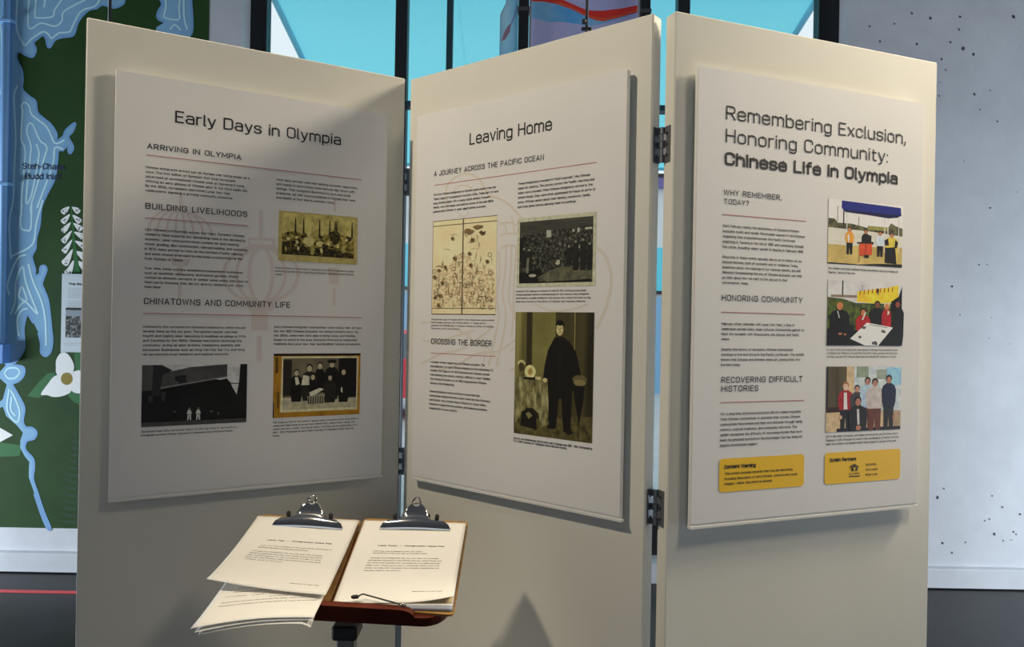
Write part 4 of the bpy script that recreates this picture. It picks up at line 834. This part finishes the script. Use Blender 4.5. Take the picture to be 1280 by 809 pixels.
u0, v0 = C.uv(1060.6, 593.6); u1, v1 = C.uv(1074, 592.8); put_text(b, 'OLYMPIA', u0, (v0+v1)/2, u1-u0, .0042, INK, -.0010, 1, .15)
b.build('logo', q)
# photo: performers beneath a blue canopy
con = C.tex('concrete', [(.3, (150, 126, 66)), (.7, (186, 160, 92))], 20); lot = C.tex('lot', [(.3, (176, 166, 142)), (.7, (204, 194, 172))], 24, stretch=(.3, 1, 1)); tr = C.tex('trees', [(.35, (24, 26, 16)), (.65, (96, 92, 56))], 90)
navy = C.c(18, 28, 98); navy2 = C.c(10, 14, 52); bk = C.c(20, 18, 18); wh = C.c(206, 198, 178); rd = C.c(178, 66, 32); og = C.c(214, 132, 44); fs = C.c(158, 104, 66)
sh_ = [(con, [(0,.68),(1,.66),(1,1),(0,1)]), (lot, [(0,.44),(1,.44),(1,.68),(.6,.7),(0,.7)]), (C.c(214,205,190), R(0,0,1,.44)), (tr, [(0,.3),(.08,.3),(.12,.36),(.3,.36),(.5,.4),(.8,.37),(.84,.3),(.9,.34),(1,.37),(1,.5),(.6,.46),(0,.44)]), (C.c(128,124,60), R(.52,.37,.8,.43)), (bk, R(.19,.12,.205,.42)), (bk, R(.115,.1,.122,.34)), (bk, R(.395,.24,.402,.38)), (bk, [(0,.98),(.4,.99),(.7,.96),(1,.95),(1,1),(0,1)])]
for x_ in (.235, .745, .79, .94): sh_.append((C.c(196,188,170), R(x_, .16, x_+.012, .78)))
sh_ += [(navy, [(.17,.01),(.97,.04),(.98,.17),(.93,.19),(.8,.22),(.5,.2),(.22,.18),(.17,.13)]), (navy2, [(.19,.15),(.97,.16),(.93,.2),(.8,.225),(.5,.2),(.22,.185)])]
sh_ += figure(.28,.41,.84,.06,fs,bk,og,bk,hr=.04,asp=.9) + figure(.495,.43,.8,.055,fs,bk,bk,hr=.035,asp=.9) + figure(.69,.44,.85,.06,fs,bk,C.c(176,190,196),bk,hr=.036,asp=.9) + figure(.85,.45,.93,.09,fs,bk,C.c(190,160,60),hr=.04,asp=.9)
sh_ += [(wh, [(.25,.55),(.27,.52),(.28,.62),(.26,.66)]), (bk, [(.76,.7),(.9,.68),(.92,.95),(.76,.94)]), (bk, [(.75,.58),(.8,.55),(.81,.66),(.76,.66)]), (bk, [(.9,.56),(.94,.6),(.92,.7),(.89,.68)]), (bk, R(.45,.52,.57,.65)), (bk, [(.38,.64),(.6,.62),(.6,.66),(.38,.66)]), (rd, [(.41,.66),(.58,.65),(.58,.83),(.41,.85)]), (C.c(150,44,24), R(.49,.66,.5,.84)), (bk, [(.47,.84),(.54,.83),(.54,.88),(.48,.88)]), (bk, [(.42,.85),(.425,.85),(.405,.96),(.4,.96)])]
C.photo([(1035.4,248),(1128.4,257.5),(1127.2,334.4),(1034.7,329.5)], lot, sh_)
# photo: group holding a white plaque before a yellow fence
grs = C.tex('grass', [(.35, (26, 34, 10)), (.65, (82, 92, 30))], 70); yw = C.tex('fence', [(.3, (210, 148, 20)), (.7, (236, 186, 44))], 40); dkk = C.c(14, 11, 9); rdd = C.c(150, 22, 24); fc = C.c(168, 100, 62); skyc = C.c(196, 188, 176); plq = C.c(216, 210, 194)
sh_ = [(C.tex('cloud', [(.3, (160, 154, 148)), (.7, (206, 200, 190))], 18), R(0,0,1,.34)), (grs, [(0,.26),(.2,.28),(.4,.35),(.8,.36),(1,.26),(1,.7),(0,.8)]), (yw, [(.39,.16),(.6,.12),(.8,.08),(.95,.03),(.95,.22),(.85,.32),(.6,.34),(.38,.32)]), (bk, R(.185,0,.2,.24)), (bk, R(.45,.06,.456,.14)), (bk, [(.64,.1),(.68,.1),(.67,.22)]), (C.c(120,100,80), R(.04,.22,.38,.26)), (dkk, [(.85,.3),(.95,.22),(1,.05),(1,1),(.8,1)])]
for k in range(9): sh_.append((C.c(150,70,20), [(.42+.055*k,.14-.008*k),(.435+.055*k,.13-.008*k),(.43+.055*k,.2-.008*k),(.415+.055*k,.22-.01*k)]))
sh_ += figure(.16,.34,1.0,.13,fc,C.c(170,110,50),dkk,hr=.058,asp=.85) + figure(.66,.3,.9,.11,C.c(110,64,40),dkk,dkk,hr=.055,asp=.85) + figure(.47,.42,.78,.1,fc,dkk,rdd,hr=.055,asp=.85) + figure(.79,.32,.8,.07,fc,C.c(190,170,120),rdd,hr=.055,asp=.85) + figure(.94,.28,1.0,.09,C.c(120,60,40),dkk,dkk,hr=.055,asp=.85)
sh_ += [(wh, [(.125,.47),(.135,.47),(.16,.58),(.15,.58)]), (wh, [(.49,.48),(.51,.48),(.47,.6),(.45,.6)]), (wh, [(.8,.44),(.83,.46),(.82,.5),(.8,.52)]), (dkk, [(0,.75),(.2,.62),(.35,.7),(.35,1),(0,1)]), (dkk, [(.7,.75),(1,.7),(1,1),(.6,1)]), (plq, [(.52,.64),(.88,.71),(.68,1.0),(.5,1.0),(.3,.895)]), (C.c(110,104,96), [(.56,.665),(.8,.71),(.795,.72),(.555,.675)]), (C.c(80,76,70), ell(.485,.72,.03,.02,9,.3)), (C.c(80,76,70), ell(.75,.775,.035,.025,9,.3)), (C.c(90,86,80), ell(.43,.87,.02,.02,9,.3)), (C.c(70,66,60), ell(.63,.96,.045,.03,11,.35)), (fc, ell(.17,.82,.03,.016,8,.2)), (fc, ell(.23,.83,.02,.014,8,.2))]
C.photo([(1034.5,350.2),(1127.2,354),(1126.5,432.4),(1033.6,431.7)], dkk, sh_)
# photo: six people before a projected image
wl3 = C.c(178, 152, 112); scn = C.tex('screen', [(.35, (150, 160, 158)), (.65, (190, 200, 200))], 60); bl3 = C.c(130, 170, 200)
sh_ = [(wl3, R(.25,0,.36,.95)), (scn, R(.36,0,1,.7)), (bl3, R(.8,.02,1,.3)), (C.c(120,128,104), R(.39,.0,.55,.17)), (C.c(130,134,116), R(.66,.05,.8,.2)), (bk, R(.0,0,.02,.66)), (C.tex('curtain3', [(.3, (52, 44, 26)), (.7, (82, 70, 44))], 26, stretch=(1, 1, .1)), R(.02,0,.26,.64)), (C.c(46,22,14), R(0,.62,.25,.7)), (wl3, R(0,.7,.22,1)), (bk, R(.14,.95,1,1)), (C.c(150,124,90), R(.85,.7,1,.95))]
sh_ += figure(.25,.24,.98,.1,C.c(206,160,130),C.c(150,90,50),C.c(138,22,28),bk,hr=.065,asp=.75) + figure(.40,.29,.95,.09,C.c(170,120,96),bk,C.c(52,50,48),bk,hr=.055,asp=.75) + figure(.54,.17,.98,.1,C.c(150,100,80),bk,C.c(150,168,186),C.c(70,36,26),hr=.06,asp=.75) + figure(.64,.19,1.0,.125,C.c(150,104,80),bk,C.c(168,156,144),C.c(86,40,24),hr=.065,asp=.75) + figure(.83,.14,1.0,.1,C.c(150,100,76),bk,C.c(14,18,40),C.c(24,20,18),hr=.065,asp=.75) + figure(.415,.47,1.0,.125,C.c(150,96,74),bk,bk,hr=.07,asp=.75)
sh_ += [(C.c(214,196,176), [(.225,.4),(.265,.4),(.275,.66),(.225,.66)]), (C.c(180,170,160), [(.4,.66),(.43,.66),(.44,.9),(.41,.9)]), (C.c(160,104,80), ell(.425,.95,.035,.04)), (C.c(150,100,76), ell(.905,.8,.02,.04)), (C.c(196,150,120), ell(.19,.78,.018,.03))]
C.photo([(1033,458.3),(1126.2,458),(1125.4,537),(1032,540)], wl3, sh_)

# ------------------------------------------------------------------ rods behind the panels
def rod(px, py, Y, name, label, knob):
    p = at_Y(px, py, Y); r = empty(name, (p.x, Y, CEIL)); tag(r, label, 'rod')
    zt = (p.z - .12) - CEIL
    b = MB(); b.tube([(0, 0, 0), (0, 0, zt)], .0036, black_metal, 10); b.build('shaft', r, True)
    b = MB(); b.tube([(0, 0, 0), (0, 0, -.02)], .03, black_metal, 20); b.build('ceiling_plate', r)
    if knob:
        zk = at_Y(730, 27, Y).z - CEIL; b = MB(); b.tube([(-.001, 0, zk), (-.005, 0, zk), (-.009, 0, zk), (-.012, 0, zk)], [.004, .0065, .0065, .004], black_metal, 14); b.build('knob', r, True)
        zk = at_Y(733, 36, Y).z - CEIL; b = MB(); b.box((-.013, -.004, zk - .004), (.012, .004, zk + .003), black_metal, bevel=.001); b.build('clamp', r)
    else:
        b = MB(); b.box((-.008, -.008, zt - .002), (.008, .004, zt + .03), black_metal, bevel=.001); b.build('clamp', r)
rod(137.3, 12, 1.69, 'suspension_rod', 'thin black rod hanging behind the left panel, before the mural', False)
rod(733.8, 10, 1.80, 'suspension_rod', 'thin black rod with a round knob behind the middle panel, before the banner', True)

# ------------------------------------------------------------------ stand with two clipboards
tilt, yaw = math.radians(17.5), math.radians(-.3)
E1 = Vector((.998, -.009, -.037)).normalized()
U1 = Vector((.018, .953, .300)); U1 = (U1 - E1 * U1.dot(E1)).normalized(); N1 = E1.cross(U1)
O1 = Vector((-0.307, 1.607, 1.076))   # top-left corner of the right-hand page
def dk_(x, y, h=0.0):                 # photo pixel -> point at height h over the page plane
    r = ray(x, y); c = Vector((0, 0, CZ)); t = (O1 + N1*h - c).dot(N1) / r.dot(N1); return c + r * t
def ab(p): q = p - O1; return q.dot(E1), q.dot(U1), q.dot(N1)
MD = Matrix((( E1.x, U1.x, N1.x, O1.x), (E1.y, U1.y, N1.y, O1.y), (E1.z, U1.z, N1.z, O1.z), (0, 0, 0, 1)))  # desk coordinates -> world
def desk_child(mb, name, parent, sm=False):   # geometry given in desk coordinates
    base = parent
    while base.parent: base = base.parent
    inv = base.matrix_basis.inverted()
    mb.v = [tuple(inv @ (MD @ Vector(p))) for p in mb.v]; return mb.build(name, parent, sm)
def place(e, p): e.location = p; return e
WOOD = noise_mat('cherry_wood', [(.3, (.050, .008, .004)), (.55, (.10, .018, .008)), (.75, (.15, .032, .012))], 14, 5, .28, .5, stretch=(.25, 2, 2))
HARD = noise_mat('hardboard', [(.3, (.30, .155, .045)), (.7, (.40, .22, .07))], 60, 4, .45, .4)
CHROME = mat('chrome', (.62, .60, .57), .08, 1.0); SATIN = mat('satin_steel', (.34, .34, .35), .35, 1.0); RUBB = mat('black_rubber', (.012, .012, .012), .5)
TOPT = -.0125                         # top face of the desk board, below the page plane
st = empty('music_stand', (at_Y(433, 800, 1.42).x, 1.42, 0.0)); tag(st, 'wooden-topped reading stand on a grey metal post holding two clipboards', 'stand')
st.matrix_basis = Matrix.Translation(st.location)
# desk board outline in desk coordinates (a right, b up the slope)
aR = ab(dk_(567, 769, TOPT))[0] + .004; bF = ab(dk_(480, 781, TOPT - .018))[1]; aL = ab(dk_(300, 778, TOPT - .018))[0]
def slab(poly, h0, h1, m):
    b = MB(); n = len(poly)
    b.add([(x, y, h) for h in (h0, h1) for x, y in poly], [tuple(range(n-1, -1, -1)), tuple(range(n, 2*n))] + [(i, (i+1) % n, n+(i+1) % n, n+i) for i in range(n)], m); return b
desk_child(slab(rrect(aL, bF, aR - .012, -.03, .05, .05, 8), TOPT - .018, TOPT, WOOD), 'desk_board', st)
aLip = ab(dk_(519, 760, TOPT + .012))[0]
lp = MB(); nL = 10
prof = [(aL + .03, TOPT)] + [(aL + .03, TOPT + .016)] + [(aLip - .03 + .03*math.sin(PI/2*k/nL), TOPT + .016*math.cos(PI/2*k/nL) ) for k in range(nL + 1)]
nn = len(prof); lp.add([(a_, bb, h) for bb in (bF - .001, bF + .012) for a_, h in prof], [tuple(range(nn)), tuple(range(2*nn-1, nn-1, -1))] + [(i, nn+i, nn+(i+1) % nn, (i+1) % nn) for i in range(nn)], WOOD)
desk_child(lp, 'lip', st)
# page holder wire
wr = MB(); hp = [ab(dk_(441, 746.5, .012)), ab(dk_(447, 746, .012)), ab(dk_(453, 743, .012)), ab(dk_(460, 744.5, .011)), ab(dk_(480, 750, .010)), ab(dk_(500, 755.5, TOPT + .020))]
wr.tube(smooth([Vector(p) for p in hp]), .0014, RUBB, 8); wr.tube([Vector(hp[0]) + Vector((-.003, 0, 0)), Vector(hp[0]), Vector(hp[1]) , Vector(hp[1]) + Vector((.002, .0006, 0))], [.002, .0036, .0036, .002], RUBB, 10)
ph = desk_child(wr, 'page_holder', st, True)
s_ = MB(); q = Vector(ab(dk_(505, 756.5, TOPT + .018))); s_.tube([q + Vector((-.004, 0, -.001)), q + Vector((.0, 0, .001)), q + Vector((.004, 0, 0))], [.0026, .0036, .0026], CHROME, 12); s_.tube([q + Vector((0, 0, -.008)), q], .002, CHROME, 10)
s_ = desk_child(s_, 'pivot_screw', ph, True); s_['label'] = 'shiny pivot screw'
# neck, post and base
pc = at_Y(433, 786, 1.44); px_, py_ = pc.x, pc.y
top = MD @ Vector((ab(pc)[0], ab(pc)[1], TOPT - .018))
b = MB(); b.box((-.024, -.022, -.016), (.024, .04, .012), RUBB, Matrix.Translation(Vector((px_, py_, pc.z)) - st.location), bevel=.004); b.build('tilt_bracket', st)
POST = mat('post_grey', (.22, .22, .22), .45, .6)
b = MB(); b.box((px_ - st.location.x - .0165, py_ - st.location.y - .012, .045), (px_ - st.location.x + .0165, py_ - st.location.y + .022, pc.z - .008), POST, bevel=.003); b.build('post', st)
for k in range(3):
    a_ = PI/2 + 2*PI*k/3; b = MB(); c0 = Vector((px_, py_, 0)) - st.location
    b.tube([c0 + Vector((.01*math.cos(a_), .01*math.sin(a_), .06)), c0 + Vector((.1*math.cos(a_), .1*math.sin(a_), .035)), c0 + Vector((.20*math.cos(a_), .20*math.sin(a_), .0125))], .012, POST, 12); b.build('foot', st)

def clipboard(name, label, corners_px, clipx, h0=-.0125, h1=-.0085):
    """hardboard slab under the pages + sprung clip; corners: pixel TL, TR, BR, BL"""
    e = empty(name); c = [ab(dk_(*p, h1)) for p in corners_px]; mid = MD @ Vector((sum(p[0] for p in c)/4, sum(p[1] for p in c)/4, h0)); e.location = mid; e.matrix_basis = Matrix.Translation(mid)
    tag(e, label, 'clipboard')
    # rounded corners
    P2 = [Vector((p[0], p[1])) for p in c]; out = []
    for i in range(4):
        p, a_, d_ = P2[i], P2[i-1], P2[(i+1) % 4]; u = (a_-p).normalized()*.012; v = (d_-p).normalized()*.012
        for k in range(6):
            t = k/5; q = (p+u)*(1-t)**2 + p*2*t*(1-t) + (p+v)*t*t; out.append((q.x, q.y))
    desk_child(slab(out[::-1], h0, h1, HARD), 'board', e)
    # clip frame: origin at the clip's front lip centre, x along board top edge
    l, r = Vector(ab(dk_(*clipx[0], .004))), Vector(ab(dk_(*clipx[1], .004)))
    xd = (r - l); xd.z = 0; wdt = xd.length; xd.normalize(); yd = Vector((-xd.y, xd.x, 0)); o = (l + r)/2; o.z = 0
    def T(x, y, z): return tuple(o + xd*x + yd*y + Vector((0, 0, z)))
    hwc = wdt/2
    st_ = [(0, .0015, hwc), (.004, .0075, hwc*.985), (.010, .013, hwc*.93), (.016, .017, hwc*.80), (.020, .0185, hwc*.62), (.0225, .0195, hwc*.46), (.026, .0215, hwc*.42), (.033, .027, hwc*.40), (.038, .0315, hwc*.385), (.042, .035, hwc*.30), (.046, .0385, hwc*.17)]
    cb = MB(); V = []; NX = 14
    for (y, z, hw_) in st_:
        for k in range(NX + 1):
            s = -1 + 2*k/NX; V.append(T(s*hw_, y - .006*max(0, abs(s) - .7)/.3*(1 if y > .02 else 0), z - (.010*max(0, abs(s) - .72)/.28 if y > .02 else .003*s*s)))
    n_ = len(st_); th = .0012
    V2 = [tuple(Vector(p) + Vector((0, 0, -th))) for p in V]; m_ = (NX + 1)
    Fs = [(j*m_+i, j*m_+i+1, (j+1)*m_+i+1, (j+1)*m_+i) for j in range(n_-1) for i in range(NX)]
    cb.add(V + V2, Fs + [tuple(len(V) + q for q in f[::-1]) for f in Fs] + [(i+1, i, len(V)+i, len(V)+i+1) for i in range(NX)] + [((n_-1)*m_+i, (n_-1)*m_+i+1, len(V)+(n_-1)*m_+i+1, len(V)+(n_-1)*m_+i) for i in range(NX)], CHROME)
    clip = desk_child(cb, 'clip', e, True)
    rg = MB(); cen = Vector(T(0, .0475, .041)); rr = .0078; yv = (yd*.72 + Vector((0, 0, .69))).normalized()
    rg.tube([cen + xd*rr*math.cos(t) + yv*rr*math.sin(t) for t in [2*PI*k/22 for k in range(23)]], .0028, CHROME, 10, False); desk_child(rg, 'ring', clip, True)
    lipb = MB(); lipb.box((-hwc*.99, -.002, .0002), (hwc*.99, .003, .0022), mat('clip_lip', (.62, .6, .56), .35, .8)); lipb.v = [T(*p) for p in lipb.v]; desk_child(lipb, 'jaw', clip)
    for s in (-1, 1):
        rv = MB(); c0 = Vector(T(s*hwc*.60, .024, .010)); rv.tube([c0, c0 + Vector((0, 0, .010)), c0 + Vector((0, 0, .013)), c0 + Vector((0, 0, .015))], [.0042, .0046, .0042, .002], RUBB, 14); desk_child(rv, 'rivet', clip, True)
    bs = MB(); bs.box((-.03, .016, h1), (.03, .036, .016), SATIN); bs.v = [T(*p) for p in bs.v]; desk_child(bs, 'spring_base', clip)
    return e
clipboard('clipboard', 'hardboard clipboard on the right of the stand, its title page lying flat', [(455, 648), (585.5, 652), (567.5, 769), (414, 757)], [(474, 660.5), (563, 662.5)])
clipboard('clipboard', 'hardboard clipboard on the left of the stand, its pages fanned out and curling', [(325, 643), (452, 650), (411, 757), (285, 742)], [(339, 657), (428, 661.5)])

# pages
PG = noise_mat('page_paper', [(.3, (.80, .775, .72)), (.7, (.83, .80, .75))], 8, 3, .6, .2)
PGC = mat('page_tan', (.56, .42, .24), .6); PGG = mat('page_grey', (.30, .31, .36), .6); PINK = mat('page_ink', (.10, .09, .08), .7)
def sheet_of(name, label, cn, bow=(0, 0), sag=0.0, group=None, m=PG, curl=None, nx=16, ny=20, th=.00035):
    """cn: four corners in desk coordinates TL,TR,BR,BL; bow lifts the bottom edge's middle; curl(s,t) -> extra height"""
    TL, TR, BR, BL = [Vector(c) for c in cn]
    def S(s, t):                      # s across, t down the page
        p = (TL*(1-s) + TR*s)*(1-t) + (BL*(1-s) + BR*s)*t
        z_lin = p.z
        q = t*t*t
        zt = (TL.z*(1-s) + TR.z*s); zb_ = (BL.z*(1-s) + BR.z*s)
        p.z = zt + (zb_ - zt)*(.25*t + .75*q) + bow[0]*math.sin(PI*s)*q + sag*math.sin(PI*t)
        if curl: p.z += curl(s, t)
        return p
    c0 = MD @ S(.5, 1.0); e_base = MD @ S(.5, .5)
    b = MB(); V = [S(i/nx, j/ny) for j in range(ny+1) for i in range(nx+1)]; n1 = nx + 1
    Fs = [(j*n1+i, (j+1)*n1+i, (j+1)*n1+i+1, j*n1+i+1) for j in range(ny) for i in range(nx)]
    k = len(V); rim = [i for i in range(n1)] + [j*n1+nx for j in range(1, ny+1)] + [ny*n1+i for i in range(nx-1, -1, -1)] + [j*n1 for j in range(ny-1, 0, -1)]
    b.add(V + [v - Vector((0, 0, th)) for v in V], Fs + [tuple(k+q for q in f[::-1]) for f in Fs] + [(rim[i], rim[(i+1) % len(rim)], k+rim[(i+1) % len(rim)], k+rim[i]) for i in range(len(rim))], m)
    b.v = [tuple(MD @ Vector(p) - e_base) for p in b.v]
    o = b.build(name, None, True); o.location = e_base; tag(o, label, 'paper', group)
    return o, S, e_base
def page_text(o, S, base, rows, wpg=.2159, hpg=.2794, m=PINK, name='lettering'):
    b = MB()
    for (t, x0, y, wd, cap, off) in rows:
        def T(v, y=y):
            q = S(v[0]/wpg, y - v[1]/hpg); return tuple(MD @ (q + Vector((0, 0, .0004))) - base)
        put_text(b, t, x0*wpg, 0, wd*wpg, cap*hpg, m, 0, 1.0, .22 if off > .01 else .16, 1, T)
    b.build(name, o)
D = lambda x, y, h: ab(dk_(x, y, h))
# right-hand pile, bottom up
grp = None
for i, (lab, mm, h, t_, y1, y0) in enumerate((('grey-edged page at the bottom of the right clipboard pile', PGG, -.0020, .0062, 761.5, 757), ('page next above the grey-edged one in the right clipboard pile', PG, -.0012, .0007, 757, 755.5), ('tan-cornered page just below the title page on the right clipboard', PGC, -.0004, .0006, 754.5, 754.8))):
    sheet_of('paper_sheet', lab, (D(457, 650.5, h), D(582, 654, h), D(565.5, y1, h), D(417, y0, h)), m=mm, th=t_)
RP = (D(456, 650.5, .0012), D(582.8, 654, .0012), D(566.3, 753, .0012), D(416, 754.5, .0012))
o, S, bs = sheet_of('paper_sheet', 'white title page lying flat on top of the right clipboard', RP, curl=lambda s, t: .013*max(0, (s - .60)/.40)**1.6*max(0, (t - .88)/.12)**1.3, nx=24, ny=30)
page_text(o, S, bs, [('Lock Fuen  -  Immigration Case File', .21, .345, .62, .016, .012), ('Lock Fuen was a member of the Lock family', .185, .415, .45, .011, 0), ('documented in Olympia due to exclusion laws.', .185, .44, .50, .011, 0),
  ('Through this immigration file, you can see the coverage', .18, .50, .62, .011, 0), ('and detailed questions to the Chinese and the United States, and', .17, .53, .66, .011, 0), ('the often interrogated how his presence was legal between', .165, .56, .66, .011, 0), ('1909. Fuen would have had a "coaching" book from the', .16, .59, .66, .011, 0), ('family to help him navigate the complex questions he', .16, .62, .66, .011, 0), ('faced upon re-entry.', .16, .65, .33, .011, 0), ('Department of Labor 1909', .63, .885, .26, .009, 0)])
# left-hand pile: pages slid down and fanned over the front edge
for i in range(3):
    k = 2 - i; h = -.0075 + .0012*i
    lab = ('lowest white page of the left pile, curling below the others', 'middle white page of the left pile, its edge showing under the printed page', 'printed page fanned out below the title page on the left clipboard')[i]
    bl_ = [(247, 794, .012), (243, 791, .017), (238, 786, .022)][i]; br_ = [(388, 780, .004), (390, 775, .0075), (392, 772, .011)][i]
    o, S, bs = sheet_of('paper_sheet', lab, (D(326 - i, 662, h), D(440, 667, h), D(*br_), D(*bl_)), bow=(.008, 0), curl=(lambda s, t: -.008*max(0, (s - .93)/.07)*max(0, (t - .9)/.1)) if i == 0 else None, nx=24)
page_text(o, S, bs, [('to whom it was and is ordered that the said', .2, .60, .55, .010, 0), ('answered all questions and that the witness', .16, .635, .6, .010, 0), ('statement taken at the port of entry in', .15, .67, .6, .010, 0), ('Witness:  Lock  Toy  his  mark', .1, .715, .72, .010, .004), ('of a merchant named in the city', .5, .745, .45, .010, 0), ('and saw both the same time as is set the father named here, in 1907', .1, .775, .82, .010, 0), ('that before the hearing he has come before to make this statement', .1, .81, .85, .010, 0)], m=mat('page_ink_grey', (.16, .15, .14), .7))
LP = (D(322.4, 645, .0015), D(449.2, 650.5, .0015), D(407, 744, .014), D(258, 723.8, .026))
o, S, bs = sheet_of('paper_sheet', 'white title page on the left clipboard, its lower corner lifted', LP, bow=(-.004, 0), nx=24, ny=24)
page_text(o, S, bs, [('Lock Toy  -  Immigration Case File', .24, .36, .60, .016, .012), ('Lock Toy was a member of the Lock family, connected to', .21, .44, .66, .011, 0), ('the Chinese merchants in Olympia due to exclusion law.', .2, .47, .46, .011, 0),
  ('Through this immigration file, you can see the coverage', .17, .525, .64, .011, 0), ('detailed questions between the United States and China,', .16, .555, .66, .011, 0), ('and the interrogated Toy had to answer in order to come', .155, .585, .66, .011, 0), ('home. His case includes maps and letters about the family', .15, .615, .68, .011, 0), ('village and a photo.', .15, .645, .34, .011, 0), ('Department of Labor 1909', .66, .90, .25, .009, 0)])
